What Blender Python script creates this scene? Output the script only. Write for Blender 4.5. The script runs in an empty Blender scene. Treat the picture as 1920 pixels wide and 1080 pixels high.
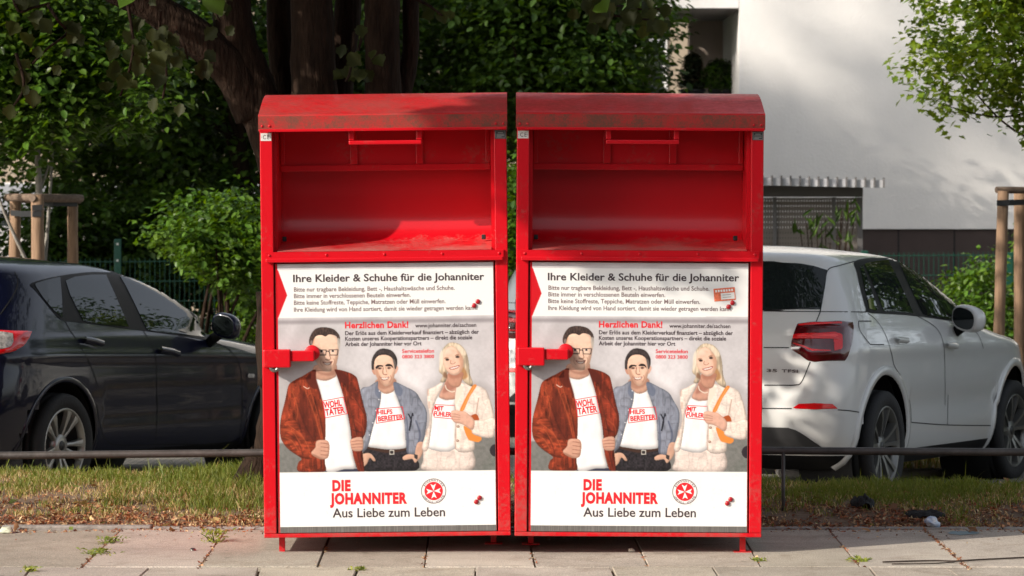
import bpy, bmesh, math, random
import numpy as np
from mathutils import Vector, Matrix, noise as mnoise

scene = bpy.context.scene
COL = scene.collection

# ------------------------------------------------------------------ camera
F = 6400.0            # focal length in photo pixels (photo 1920 wide)
HY = 330.0            # photo row of the horizon
EYE = 1.76
cd = bpy.data.cameras.new('camera')
cam = bpy.data.objects.new('camera', cd)
COL.objects.link(cam)
cam.location = (0, 0, EYE)
cam.rotation_euler = (math.pi / 2, 0, 0)
cd.sensor_width = 36.0
cd.lens = 36.0 * F / 1920.0
cd.shift_y = -(540.0 - HY) / 1920.0
cd.clip_start = 0.5
cd.clip_end = 3000
cd.dof.use_dof = True
cd.dof.focus_distance = 15.9
cd.dof.aperture_fstop = 8.0
scene.camera = cam

# ------------------------------------------------------------------ sky + sun
SUN_EL = math.radians(28.7)
SUN_AZ = (-0.853, -0.521)           # horizontal direction towards the sun
w = bpy.data.worlds.new('World')
scene.world = w
w.use_nodes = True
nt = w.node_tree
bg = nt.nodes['Background']
sky = nt.nodes.new('ShaderNodeTexSky')
sky.sky_type = 'NISHITA'
sky.sun_disc = False
sky.sun_elevation = SUN_EL
sky.sun_rotation = math.atan2(SUN_AZ[0], SUN_AZ[1]) % (2 * math.pi)
sky.air_density = 1.0
sky.dust_density = 2.5
hsv = nt.nodes.new('ShaderNodeHueSaturation')      # slightly hazy, less blue sky
hsv.inputs['Saturation'].default_value = 0.38
nt.links.new(sky.outputs[0], hsv.inputs['Color'])
nt.links.new(hsv.outputs[0], bg.inputs[0])
bg.inputs[1].default_value = 0.15
sl = bpy.data.lights.new('sun', 'SUN')
sl.energy = 3.8
sl.angle = math.radians(0.53)
sl.color = (1.0, 0.91, 0.79)
so = bpy.data.objects.new('sun', sl)
COL.objects.link(so)
ce = math.cos(SUN_EL)
sdir = Vector((SUN_AZ[0] * ce, SUN_AZ[1] * ce, math.sin(SUN_EL)))
so.rotation_euler = sdir.to_track_quat('Z', 'Y').to_euler()
so.location = sdir * 40
scene.view_settings.view_transform = 'Standard'
scene.view_settings.look = 'None'
scene.view_settings.gamma = 1.0
scene.view_settings.exposure = 0.60
scene.render.film_transparent = False

# ------------------------------------------------------------------ helpers
R = math.radians
rnd = random.Random(7)


def pt(px, py, Y):
    """world point at depth Y under a photo pixel"""
    return Vector(((px - 960.0) * Y / F, Y, EYE - (py - HY) * Y / F))


def lot_z(Y):
    return -0.161 - 0.03 * (min(max(Y, 18.0), 33.0) - 20.4)


def srgb(r, g, b):
    def f(c):
        c /= 255.0
        return c / 12.92 if c <= 0.04045 else ((c + 0.055) / 1.055) ** 2.4
    return (f(r), f(g), f(b), 1.0)


class MB:
    """collects shapes and links them as ONE mesh object"""

    def __init__(self):
        self.v = []
        self.f = []
        self.mi = []
        self.sm = []

    def add(self, vs, fs, mi=0, smooth=False):
        o = len(self.v)
        self.v.extend([tuple(p) for p in vs])
        for f in fs:
            self.f.append([i + o for i in f])
            self.mi.append(mi)
            self.sm.append(smooth)

    def box(self, x0, x1, y0, y1, z0, z1, mi=0, b=0.0):
        if b <= 0:
            vs = [(x, y, z) for z in (z0, z1) for y in (y0, y1) for x in (x0, x1)]
            self.add(vs, [(0, 2, 3, 1), (4, 5, 7, 6), (0, 1, 5, 4), (2, 6, 7, 3), (0, 4, 6, 2), (1, 3, 7, 5)], mi)
            return
        b = min(b, (x1 - x0) / 2.01, (y1 - y0) / 2.01, (z1 - z0) / 2.01)
        bm = bmesh.new()
        m = Matrix.Translation(((x0 + x1) / 2, (y0 + y1) / 2, (z0 + z1) / 2)) @ Matrix.Diagonal((x1 - x0, y1 - y0, z1 - z0, 1))
        bmesh.ops.create_cube(bm, size=1, matrix=m)
        bmesh.ops.bevel(bm, geom=bm.edges[:], offset=b, segments=2, affect='EDGES', profile=0.5)
        self.from_bm(bm, mi)

    def from_bm(self, bm, mi=0, smooth=False, mat=None):
        bm.verts.ensure_lookup_table()
        vs = [(mat @ v.co if mat else v.co.copy()) for v in bm.verts]
        for i, v in enumerate(bm.verts):
            v.index = i
        fs = [[v.index for v in f.verts] for f in bm.faces]
        self.add(vs, fs, mi, smooth)
        bm.free()

    def tube(self, pts, rads, n=10, mi=0, cap=True, jitter=0.0, rg=None):
        pts = [Vector(p) for p in pts]
        if not hasattr(rads, '__len__'):
            rads = [rads] * len(pts)
        vs, fs = [], []
        up = None
        for i, p in enumerate(pts):
            t = (pts[min(i + 1, len(pts) - 1)] - pts[max(i - 1, 0)]).normalized()
            if up is None:
                up = Vector((0, 0, 1)) if abs(t.z) < 0.9 else Vector((1, 0, 0))
            a = (up - t * up.dot(t)).normalized()
            up = a
            b = t.cross(a)
            for k in range(n):
                an = 2 * math.pi * k / n
                r = rads[i]
                if jitter and rg:
                    r *= 1 + rg.uniform(-jitter, jitter)
                vs.append(p + (a * math.cos(an) + b * math.sin(an)) * r)
        for i in range(len(pts) - 1):
            for k in range(n):
                k2 = (k + 1) % n
                fs.append((i * n + k, i * n + k2, (i + 1) * n + k2, (i + 1) * n + k))
        o = len(self.v)
        self.add(vs, fs, mi, True)
        if cap:
            self.f.append([o + k for k in range(n)][::-1]); self.mi.append(mi); self.sm.append(False)
            q = o + (len(pts) - 1) * n
            self.f.append([q + k for k in range(n)]); self.mi.append(mi); self.sm.append(False)

    def lathe(self, prof, n, M, mi=0, close=False):
        """prof: list of (r, h) turned about local Z of matrix M"""
        vs, fs = [], []
        for r, h in prof:
            for k in range(n):
                a = 2 * math.pi * k / n
                vs.append(M @ Vector((r * math.cos(a), r * math.sin(a), h)))
        m = len(prof)
        for i in range(m - 1 + (1 if close else 0)):
            for k in range(n):
                k2 = (k + 1) % n
                j = (i + 1) % m
                fs.append((i * n + k, i * n + k2, j * n + k2, j * n + k))
        self.add(vs, fs, mi, True)

    def prism(self, poly, M, h, mi=0):
        """poly (x,y) extruded along local z from 0 to h, placed by M"""
        n = len(poly)
        vs = [M @ Vector((x, y, 0)) for x, y in poly] + [M @ Vector((x, y, h)) for x, y in poly]
        fs = [list(range(n))[::-1], list(range(n, 2 * n))]
        for i in range(n):
            j = (i + 1) % n
            fs.append((i, j, n + j, n + i))
        self.add(vs, fs, mi)

    def build(self, name, mats, parent=None, fix=False):
        me = bpy.data.meshes.new(name)
        me.from_pydata(self.v, [], self.f)
        if not isinstance(mats, (list, tuple)):
            mats = [mats]
        for m in mats:
            me.materials.append(m)
        me.polygons.foreach_set('material_index', self.mi)
        me.polygons.foreach_set('use_smooth', self.sm)
        if fix:
            bm = bmesh.new(); bm.from_mesh(me)
            bmesh.ops.recalc_face_normals(bm, faces=bm.faces[:])
            bm.to_mesh(me); bm.free()
        me.update()
        o = bpy.data.objects.new(name, me)
        COL.objects.link(o)
        if parent:
            o.parent = parent
        return o


def tag(o, label=None, cat=None, group=None, kind=None):
    if label: o['label'] = label
    if cat: o['category'] = cat
    if group: o['group'] = group
    if kind: o['kind'] = kind
    return o


def thing(name, label, cat, loc=(0, 0, 0), rz=0.0, group=None):
    o = bpy.data.objects.new(name, None)
    COL.objects.link(o)
    o.empty_display_size = 0.1
    o.location = loc
    o.rotation_euler = (0, 0, rz)
    return tag(o, label, cat, group)


def copy_tree(o, parent=None):
    c = o.copy()
    COL.objects.link(c)
    c.parent = parent
    for ch in list(o.children):
        copy_tree(ch, c)
    return c


def catmull(pts, k=6, closed=False):
    P = [Vector(p) for p in pts]
    n = len(P)
    out = []
    for i in range(n if closed else n - 1):
        p0 = P[(i - 1) % n] if closed or i > 0 else P[0]
        p1 = P[i]
        p2 = P[(i + 1) % n]
        p3 = P[(i + 2) % n] if closed or i + 2 < n else P[-1]
        for j in range(k):
            t = j / k
            out.append(0.5 * ((2 * p1) + (p2 - p0) * t + (2 * p0 - 5 * p1 + 4 * p2 - p3) * t * t + (3 * p1 - p0 - 3 * p2 + p3) * t ** 3))
    if not closed:
        out.append(P[-1])
    return out


# ------------------------------------------------------------------ materials
MATS = {}


def mat(name, base=(0.5, 0.5, 0.5, 1), rough=0.6, metal=0.0, coat=0.0, spec=0.5, var=0.0, vscale=8.0, bump=0.0, bscale=40.0,
        base2=None, stretch=None, trans=0.0, emit=None):
    """principled with optional procedural colour variation and bump"""
    m = bpy.data.materials.new(name)
    m.use_nodes = True
    n = m.node_tree
    p = n.nodes['Principled BSDF']
    p.inputs['Base Color'].default_value = base
    p.inputs['Roughness'].default_value = rough
    p.inputs['Metallic'].default_value = metal
    p.inputs['Coat Weight'].default_value = coat
    p.inputs['Coat Roughness'].default_value = 0.04
    p.inputs['Specular IOR Level'].default_value = spec
    tc = n.nodes.new('ShaderNodeTexCoord')
    vec = tc.outputs['Object']
    if stretch:
        mp = n.nodes.new('ShaderNodeMapping')
        mp.inputs['Scale'].default_value = stretch
        n.links.new(vec, mp.inputs[0])
        vec = mp.outputs[0]
    if var > 0 or base2:
        nz = n.nodes.new('ShaderNodeTexNoise')
        nz.inputs['Scale'].default_value = vscale
        nz.inputs['Detail'].default_value = 6
        nz.inputs['Roughness'].default_value = 0.65
        n.links.new(vec, nz.inputs['Vector'])
        cr = n.nodes.new('ShaderNodeValToRGB')
        b2 = base2 or tuple(min(1, c * (1 + var)) for c in base[:3]) + (1,)
        b1 = base if base2 else tuple(c * (1 - var) for c in base[:3]) + (1,)
        cr.color_ramp.elements[0].position = 0.35
        cr.color_ramp.elements[1].position = 0.65
        cr.color_ramp.elements[0].color = b1
        cr.color_ramp.elements[1].color = b2
        n.links.new(nz.outputs['Fac'], cr.inputs[0])
        n.links.new(cr.outputs[0], p.inputs['Base Color'])
    if bump > 0:
        nb = n.nodes.new('ShaderNodeTexNoise')
        nb.inputs['Scale'].default_value = bscale
        nb.inputs['Detail'].default_value = 5
        n.links.new(vec, nb.inputs['Vector'])
        bp = n.nodes.new('ShaderNodeBump')
        bp.inputs['Strength'].default_value = bump
        bp.inputs['Distance'].default_value = 0.02
        n.links.new(nb.outputs['Fac'], bp.inputs['Height'])
        n.links.new(bp.outputs[0], p.inputs['Normal'])
    if emit:
        p.inputs['Emission Color'].default_value = emit
        p.inputs['Emission Strength'].default_value = 1
    MATS[name] = m
    return m


def leaf_mat(name, spread=0.35, trans=0.35, gloss=0.4):
    """leaf: colour from the mesh's own per-leaf attribute, part translucent"""
    m = bpy.data.materials.new(name)
    m.use_nodes = True
    n = m.node_tree
    p = n.nodes['Principled BSDF']
    at = n.nodes.new('ShaderNodeAttribute')
    at.attribute_name = 'leafcol'
    n.links.new(at.outputs['Color'], p.inputs['Base Color'])
    p.inputs['Roughness'].default_value = gloss
    p.inputs['Specular IOR Level'].default_value = 0.28
    tr = n.nodes.new('ShaderNodeBsdfTranslucent')
    hs = n.nodes.new('ShaderNodeHueSaturation')
    hs.inputs['Hue'].default_value = 0.485
    hs.inputs['Saturation'].default_value = 1.15
    hs.inputs['Value'].default_value = 1.6
    n.links.new(at.outputs['Color'], hs.inputs['Color'])
    n.links.new(hs.outputs[0], tr.inputs['Color'])
    mx = n.nodes.new('ShaderNodeMixShader')
    mx.inputs[0].default_value = trans
    n.links.new(p.outputs[0], mx.inputs[1])
    n.links.new(tr.outputs[0], mx.inputs[2])
    out = n.nodes['Material Output']
    n.links.new(mx.outputs[0], out.inputs[0])
    MATS[name] = m
    return m


OV = [(-0.5, 0), (-0.42, 0.30), (-0.12, 0.5), (0.18, 0.40), (0.5, 0.0), (0.18, -0.40), (-0.12, -0.5), (-0.42, -0.30)]       # oval, pointed tip
SLIM = [(-0.5, 0), (-0.15, 0.5), (0.5, 0), (-0.15, -0.5)]
MAPLE = [(-0.45, 0.0), (-0.42, 0.22), (-0.15, 0.28), (-0.10, 0.58), (0.08, 0.36), (0.22, 0.42), (0.24, 0.2), (0.6, 0.0),
         (0.24, -0.2), (0.22, -0.42), (0.08, -0.36), (-0.10, -0.58), (-0.15, -0.28), (-0.42, -0.22)]


def leaves_mesh(name, pos, nrm, axis, size, cols, shape=OV, width=0.62, fold=0.18, material=None, parent=None, mb=None):
    """many separate leaf faces as one mesh; arrays are (N,3); size (N,); cols (N,3) linear"""
    pos = np.asarray(pos, float); nrm = np.asarray(nrm, float); axis = np.asarray(axis, float)
    size = np.asarray(size, float); cols = np.asarray(cols, float)
    N = len(pos)
    nrm = nrm / (np.linalg.norm(nrm, axis=1, keepdims=True) + 1e-9)
    axis = axis - nrm * (axis * nrm).sum(1, keepdims=True)
    axis = axis / (np.linalg.norm(axis, axis=1, keepdims=True) + 1e-9)
    side = np.cross(nrm, axis)
    K = len(shape)
    sh = np.array(shape)
    V = np.empty((N, K, 3))
    for k in range(K):
        x, y = sh[k]
        V[:, k] = pos + axis * (x * size)[:, None] + side * (y * width * size)[:, None] \
            + nrm * ((abs(y) * fold - 0.12 * (x + 0.2) ** 2) * size)[:, None]
    me = bpy.data.meshes.new(name)
    me.vertices.add(N * K)
    me.vertices.foreach_set('co', V.reshape(-1))
    # two halves folded along the midrib: split polygon from tip to base
    tip = int(np.argmax(sh[:, 0])); base = 0
    h1 = list(range(base, tip + 1)); h2 = [base] + list(range(tip, K))
    L = []; starts = []; tot = []
    tpl = h1 + h2
    idx = (np.arange(N)[:, None] * K + np.array(tpl)[None, :])
    me.loops.add(N * len(tpl))
    me.loops.foreach_set('vertex_index', idx.reshape(-1).astype(np.int32))
    me.polygons.add(N * 2)
    st = np.empty((N, 2), np.int32)
    st[:, 0] = np.arange(N) * len(tpl); st[:, 1] = st[:, 0] + len(h1)
    me.polygons.foreach_set('loop_start', st.reshape(-1))
    ca = me.attributes.new('leafcol', 'FLOAT_COLOR', 'FACE')
    c4 = np.ones((N, 2, 4), np.float32)
    c4[:, :, :3] = cols[:, None, :]
    ca.data.foreach_set('color', c4.reshape(-1))
    me.update(calc_edges=True)
    me.validate()
    if material:
        me.materials.append(material)
    o = bpy.data.objects.new(name, me)
    COL.objects.link(o)
    if parent:
        o.parent = parent
    return o


def leaf_cloud(rng, centres, radii, per, size, pal, droop=0.5, jit=0.45):
    """leaf arrays clustered round centres (each a little spray)"""
    P, Nn, A, S, C = [], [], [], [], []
    pal = np.array(pal)
    for c, r in zip(centres, radii):
        n = max(3, int(per * rng.uniform(0.7, 1.3)))
        d = rng.normal(size=(n, 3)) * np.array([1, 1, 0.6])
        d = d / (np.linalg.norm(d, axis=1, keepdims=True) + 1e-9) * (rng.uniform(0.15, 1, (n, 1)) ** 0.6)
        p = np.array(c) + d * r
        nn = np.array([0, 0, 1.0]) + rng.normal(size=(n, 3)) * jit + d * 0.35
        ax = d * np.array([1, 1, 0.3]) + rng.normal(size=(n, 3)) * 0.35 + np.array([0, 0, -droop])
        base = pal[rng.integers(0, len(pal))]
        col = base[None] * rng.uniform(0.72, 1.3, (n, 1)) * rng.uniform(0.93, 1.07, (n, 3))
        P.append(p); Nn.append(nn); A.append(ax); C.append(col)
        S.append(size * rng.uniform(0.65, 1.2, n))
    return [np.concatenate(a) for a in (P, Nn, A, S, C)]
# ------------------------------------------------------------------ the printed picture of the poster (colours in sRGB 0..255)
ROLL = 0.0113
CX0, CY0 = 727.0, 1038.0     # bottom middle of the left container in the photo


def unroll(px, py, c=(CX0, CY0), r=ROLL):
    dx, dy = px - c[0], c[1] - py
    return (dx + dy * r, dy - dx * r)     # px right of middle, px above ground


SS = 2.2
PX0, PX1, PY0, PY1 = -201.0, 204.0, 50.5, 544.0      # poster sheet in px (402 px = 1 m)
PW, PH = int((PX1 - PX0) * SS), int((PY1 - PY0) * SS)
canvas = np.zeros((PH, PW, 3), np.float32)
prng = np.random.default_rng(5)


def vnoise(cell, seed, shape=None, stretch=(1, 1)):
    h, w_ = shape or (PH, PW)
    r = np.random.default_rng(seed)
    gh, gw = int(h / (cell * stretch[1])) + 3, int(w_ / (cell * stretch[0])) + 3
    g = r.random((gh, gw))
    yy = np.linspace(0, gh - 1.001, h); xx = np.linspace(0, gw - 1.001, w_)
    y0 = yy.astype(int); x0 = xx.astype(int)
    fy = (yy - y0)[:, None]; fx = (xx - x0)[None]
    fy = fy * fy * (3 - 2 * fy); fx = fx * fx * (3 - 2 * fx)
    y1 = np.minimum(y0 + 1, gh - 1); x1 = np.minimum(x0 + 1, gw - 1)
    return (g[y0][:, x0] * (1 - fy) * (1 - fx) + g[y0][:, x1] * (1 - fy) * fx + g[y1][:, x0] * fy * (1 - fx) + g[y1][:, x1] * fy * fx)


def blur(a, r):
    r = int(r)
    if r < 1:
        return a
    for ax in (0, 1):
        for _ in range(2):
            p = np.pad(a, [(r + 1, r) if i == ax else (0, 0) for i in range(a.ndim)], mode='edge')
            c = np.cumsum(p, axis=ax)
            n = a.shape[ax]
            if ax == 0:
                a = (c[2 * r + 1:2 * r + 1 + n] - c[:n]) / (2 * r + 1)
            else:
                a = (c[:, 2 * r + 1:2 * r + 1 + n] - c[:, :n]) / (2 * r + 1)
    return a


GRAIN = vnoise(1.5, 77)
YY, XX = np.mgrid[0:PH, 0:PW].astype(np.float32) + 0.5


def to_canvas(px, py):
    u, v = unroll(px, py)
    return ((u - PX0) * SS, (PY1 - v) * SS)


def mask_poly(pts, smooth=True):
    P = [Vector((a, b, 0)) for a, b in pts]
    if smooth and len(P) > 3:
        P = catmull(P, 4, True)
    m = np.zeros((PH, PW), bool)
    n = len(P)
    xs = [p.x for p in P]; ys = [p.y for p in P]
    x0, x1 = max(0, int(min(xs)) - 1), min(PW, int(max(xs)) + 2)
    y0, y1 = max(0, int(min(ys)) - 1), min(PH, int(max(ys)) + 2)
    if x1 <= x0 or y1 <= y0:
        return m.astype(np.float32)
    X = XX[y0:y1, x0:x1]; Y = YY[y0:y1, x0:x1]
    ins = np.zeros(X.shape, bool)
    for i in range(n):
        ax, ay = P[i].x, P[i].y
        bx, by = P[(i + 1) % n].x, P[(i + 1) % n].y
        if ay == by:
            continue
        c = ((ay > Y) != (by > Y)) & (X < (bx - ax) * (Y - ay) / (by - ay) + ax)
        ins ^= c
    m[y0:y1, x0:x1] = ins
    return m.astype(np.float32)


def conv(pts, org, sc):
    return [to_canvas(org[0] + a / sc, org[1] + b / sc) for a, b in pts]


def put(m, col, a=1.0):
    """blend colour (tuple or array) where mask"""
    global canvas
    c = np.asarray(col, np.float32)
    canvas = canvas * (1 - (m * a)[..., None]) + c * (m * a)[..., None]


def fill(pts, org, sc, col, soft=0, smooth=True, a=1.0, mul=None):
    m = mask_poly(conv(pts, org, sc), smooth)
    if soft:
        m = blur(m, soft)
    c = np.asarray(col, np.float32)
    if mul is not None:
        c = c[None, None, :] * mul[..., None]
        # the print's own studio light: figures fall off towards their outlines, a little brighter upper left
        big = m.sum()
        r = int(max(2, min(9, math.sqrt(big) / 16)))
        e = np.clip(blur(m, r) * 2 - 1, 0, 1) ** .7
        sh = (0.84 if mul is SKIN else 0.76) + (.19 if mul is SKIN else .28) * e
        gy_, gx_ = np.gradient(blur(m, r + 2))
        sh = sh + np.clip((gx_ * .6 + gy_ * .8) * r * .55, -.12, .12)
        c = c * (sh * (0.99 + .05 * (GRAIN - .5)))[..., None]
    put(m, c, a)
    return m


def stroke(pts, org, sc, col, wd, closed=False, smooth=False, a=1.0, soft=0):
    P = [Vector((p[0], p[1], 0)) for p in conv(pts, org, sc)]
    if smooth:
        P = catmull(P, 6, closed)
    d = np.full((PH, PW), 1e6, np.float32)
    n = len(P)
    for i in range(n if closed else n - 1):
        A, B = P[i], P[(i + 1) % n]
        x0, x1 = int(min(A.x, B.x) - wd * 3 - 4), int(max(A.x, B.x) + wd * 3 + 5)
        y0, y1 = int(min(A.y, B.y) - wd * 3 - 4), int(max(A.y, B.y) + wd * 3 + 5)
        x0, y0 = max(x0, 0), max(y0, 0); x1, y1 = min(x1, PW), min(y1, PH)
        if x1 <= x0 or y1 <= y0:
            continue
        X = XX[y0:y1, x0:x1]; Y = YY[y0:y1, x0:x1]
        L = max((B - A).length_squared, 1e-6)
        t = np.clip(((X - A.x) * (B.x - A.x) + (Y - A.y) * (B.y - A.y)) / L, 0, 1)
        dd = np.hypot(X - A.x - t * (B.x - A.x), Y - A.y - t * (B.y - A.y))
        d[y0:y1, x0:x1] = np.minimum(d[y0:y1, x0:x1], dd)
    m = np.clip(wd * SS / 2 + 0.5 - d, 0, 1)
    if soft:
        m = blur(m, soft)
    put(m, col, a)


def ell(cx, cy, rx, ry, n=16):
    return [(cx + rx * math.cos(2 * math.pi * k / n), cy + ry * math.sin(2 * math.pi * k / n)) for k in range(n)]


SKIN = None


def paint_poster():
    global canvas
    I = ((0.0, 0.0), 1.0)
    gx = (XX / PW)[..., None]; gy = (YY / PH)[..., None]
    n1 = vnoise(60, 1)[..., None]; n2 = vnoise(12, 2)[..., None]; n3 = vnoise(3, 3)[..., None]
    wall = np.array([233, 227, 230]) + (n1 - .5) * 20 + (n2 - .5) * 8 + (n3 - .5) * 7
    vig = np.clip(1 - 1.9 * ((gx - .55) ** 2 + (gy - .45) ** 2), .88, 1.03)
    canvas = (wall * vig).astype(np.float32)
    A = ((480.0, 620.0), 3.858); B = ((680.0, 630.0), 4.0)
    H1 = ((540.0, 590.0), 7.71); H2 = ((670.0, 640.0), 9.0); H3 = ((790.0, 630.0), 8.31)
    # grey floor strip
    fl = np.array([116, 118, 113]) + (n2[..., 0] - .5)[..., None] * 22 + (n3 - .5) * 14
    m = mask_poly([to_canvas(515, 832), to_canvas(940, 819), to_canvas(940, 890), to_canvas(515, 890)], False)
    m = blur(m, 3)
    canvas = canvas * (1 - m[..., None]) + fl * m[..., None]
    # soft contact shade the print itself shows round the three figures
    for pts, oc in (([(160, 300), (430, 250), (760, 330), (830, 600), (800, 1020), (160, 1020), (140, 700)], A),
                    ([(-10, 380), (110, 320), (260, 320), (470, 460), (500, 700), (450, 1010), (0, 1010)], B),
                    ([(470, 420), (560, 330), (830, 340), (990, 420), (1010, 740), (860, 1010), (440, 1010)], B)):
        mm = blur(mask_poly(conv(pts, *oc)), 9)
        put(mm, (140, 132, 132), 0.30)
    for c, rr in (((582, 655), (58, 62)), ((722, 695), (46, 55)), ((850, 690), (52, 60))):
        mm = blur(mask_poly([to_canvas(*p) for p in ell(c[0], c[1], rr[0] * .62, rr[1] * .8)]), 10)
        put(mm, (170, 163, 164), 0.25)

    leather = 0.92 + 0.42 * (vnoise(6, 11, stretch=(1.0, 5)) - .45) + 0.45 * (vnoise(22, 12, stretch=(1, 2)) - .5)
    lea2 = 0.92 + 0.45 * (vnoise(6, 13, stretch=(4, 1.0)) - .45) + 0.4 * (vnoise(20, 14) - .5)
    ridge = np.clip(1 - np.abs(vnoise(9, 51, stretch=(1, 2.6)) * 2 - 1) * 5, 0, 1)
    ridge2 = np.clip(1 - np.abs(vnoise(8, 52, stretch=(2.4, 1)) * 2 - 1) * 5, 0, 1)
    crk = np.clip(1 - np.abs(vnoise(10, 53) * 2 - 1) * 7, 0, 1)
    leather = leather + .42 * ridge * vnoise(25, 54) - .38 * crk * vnoise(18, 55)
    lea2 = lea2 + .45 * ridge2 * vnoise(22, 56) - .38 * crk * vnoise(18, 57)
    check = ((np.floor(XX / 2.4) % 2) * .5 + (np.floor(YY / 2.4) % 2) * .5)
    fold = np.clip(1 - np.abs(vnoise(16, 58, stretch=(1, 2.2)) * 2 - 1) * 4, 0, 1)
    denim = 0.96 + 0.16 * (check - .5) + 0.14 * (vnoise(2.2, 15, stretch=(1, 8)) - .5) + 0.14 * (vnoise(20, 17) - .5) - .16 * fold
    tweed_f = np.clip(1 - np.abs(vnoise(20, 59, stretch=(1, 2)) * 2 - 1) * 4, 0, 1)
    tweed = 0.985 + 0.09 * (vnoise(2.5, 18) - .5) + 0.09 * (vnoise(3, 19, stretch=(4, 1)) - .5) + 0.1 * (vnoise(18, 20) - .5)
    tweed = tweed - .09 * tweed_f
    cloth = 0.985 + 0.07 * (vnoise(16, 21, stretch=(1, 2.5)) - .5)
    dark = 1 + 0.9 * (vnoise(6, 22) - .5)
    global SKIN
    skin = SKIN = 0.99 + 0.08 * (vnoise(9, 23) - .5)
    hairn = 1.0 + 0.7 * (vnoise(3, 24, stretch=(1, 3)) - .5)

    # ---- second man
    tee2 = [(135, 420), (180, 432), (240, 412), (262, 470), (300, 560), (320, 640), (330, 800), (330, 840), (215, 855), (110, 845), (30, 820), (70, 700), (105, 590), (128, 500)]
    fill([(30, 812), (110, 840), (215, 850), (332, 830), (345, 885), (392, 900), (398, 1012), (-10, 1012), (0, 900)], *B, (44, 40, 44), mul=dark)
    fill([(30, 818), (110, 845), (215, 855), (332, 832), (334, 855), (215, 880), (110, 868), (25, 842)], *B, (70, 48, 40))
    fill([(200, 858), (236, 856), (238, 892), (202, 894)], *B, (196, 190, 182), smooth=False)
    fill([(206, 866), (230, 864), (231, 885), (208, 887)], *B, (50, 44, 44), smooth=False)
    stroke([(235, 900), (238, 1010)], *B, (70, 66, 70), .8)
    fill(tee2, *B, (246, 242, 243), mul=cloth)
    fill([(102, 330), (115, 400), (180, 436), (245, 400), (240, 320)], *B, (205, 160, 138), mul=skin)
    fill([(110, 380), (170, 400), (240, 360), (240, 320), (105, 330)], *B, (160, 112, 94), soft=3, a=.6)
    fill([(112, 340), (50, 378), (-15, 405), (-15, 560), (25, 640), (20, 760), (-4, 870), (40, 830), (75, 690), (104, 600), (128, 520), (138, 430), (112, 395)], *B, (147, 150, 164), mul=denim)
    fill([(236, 345), (330, 385), (400, 425), (440, 490), (478, 560), (482, 640), (462, 770), (442, 805), (400, 885), (380, 897), (335, 882), (324, 800), (312, 640), (292, 560), (262, 470), (240, 415)], *B, (141, 145, 160), mul=denim)
    fill([(112, 340), (90, 420), (120, 470), (136, 425), (116, 395)], *B, (104, 112, 134), soft=1, a=.7)
    fill([(236, 345), (300, 400), (285, 455), (250, 430)], *B, (100, 108, 130), soft=1, a=.7)
    stroke([(330, 610), (340, 760), (335, 880)], *B, (70, 78, 100), 2, smooth=True, soft=1, a=.7)
    stroke([(400, 640), (430, 740), (410, 830)], *B, (74, 80, 102), 3, smooth=True, soft=1, a=.7)
    stroke([(440, 500), (470, 600), (440, 700)], *B, (150, 158, 176), 2.5, smooth=True, soft=2, a=.6)
    stroke([(345, 590), (365, 640), (350, 710), (372, 590), (378, 600)], *B, (34, 34, 44), 2.2, smooth=True)
    for q in ((125, 415), (120, 480), (98, 562), (75, 655), (50, 745)):
        fill(ell(q[0], q[1], 5, 5, 8), *B, (226, 226, 232))
    fill([(410, 808), (450, 798), (456, 850), (440, 902), (415, 932), (392, 892)], *B, (206, 162, 140), mul=skin)
    fill([(300, 912), (335, 890), (380, 892), (405, 908), (415, 932), (392, 955), (372, 925), (312, 934)], *B, (214, 170, 146), mul=skin)
    fill([(388, 888), (414, 896), (410, 930), (386, 916)], *B, (60, 54, 54), smooth=False)
    fill([(-20, 905), (35, 880), (70, 893), (97, 936), (80, 942), (52, 918), (28, 965), (-20, 995)], *B, (212, 168, 144), mul=skin)
    # head
    fill([(240, 460), (282, 485), (302, 560), (280, 566), (252, 522)], *H2, (204, 150, 128))
    fill([(638, 430), (682, 424), (688, 480), (655, 545), (632, 540)], *H2, (222, 172, 152))
    face2 = [(282, 480), (276, 340), (320, 265), (440, 228), (560, 255), (618, 330), (642, 470), (632, 560), (604, 660), (562, 725), (500, 765), (440, 745), (370, 682), (318, 590)]
    fill(face2, *H2, (238, 196, 172), mul=skin)
    fill([(290, 470), (320, 590), (372, 690), (440, 745), (420, 660), (370, 560), (330, 470)], *H2, (176, 124, 100), soft=3, a=.6)
    fill([(632, 500), (600, 660), (560, 725), (520, 750), (560, 660), (590, 560)], *H2, (186, 134, 108), soft=3, a=.55)
    fill(ell(450, 320, 90, 45), *H2, (244, 208, 186), soft=4, a=.7)
    fill([(380, 640), (520, 640), (560, 700), (500, 762), (430, 735)], *H2, (170, 130, 112), soft=3, a=.35)
    fill([(242, 465), (240, 330), (282, 225), (360, 145), (450, 128), (560, 150), (632, 215), (674, 310), (672, 400), (642, 475), (618, 380), (592, 292), (520, 242), (440, 232), (360, 246), (306, 300), (282, 380), (280, 475)], *H2, (62, 54, 54), mul=hairn)
    fill([(600, 300), (640, 330), (650, 420), (632, 460), (615, 380)], *H2, (120, 112, 110), soft=1, a=.7)
    for b in ([(306, 440), (345, 405), (430, 412), (428, 432), (370, 432), (322, 470)], [(468, 415), (520, 384), (582, 400), (606, 455), (562, 424), (490, 426)]):
        fill(b, *H2, (40, 30, 30))
    for b in ([(335, 462), (370, 445), (415, 458), (375, 478)], [(500, 455), (535, 438), (575, 450), (538, 472)]):
        fill(b, *H2, (120, 84, 72), soft=1)
    fill(ell(378, 460, 14, 11, 8), *H2, (40, 26, 26)); fill(ell(530, 454, 14, 11, 8), *H2, (40, 26, 26))
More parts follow.
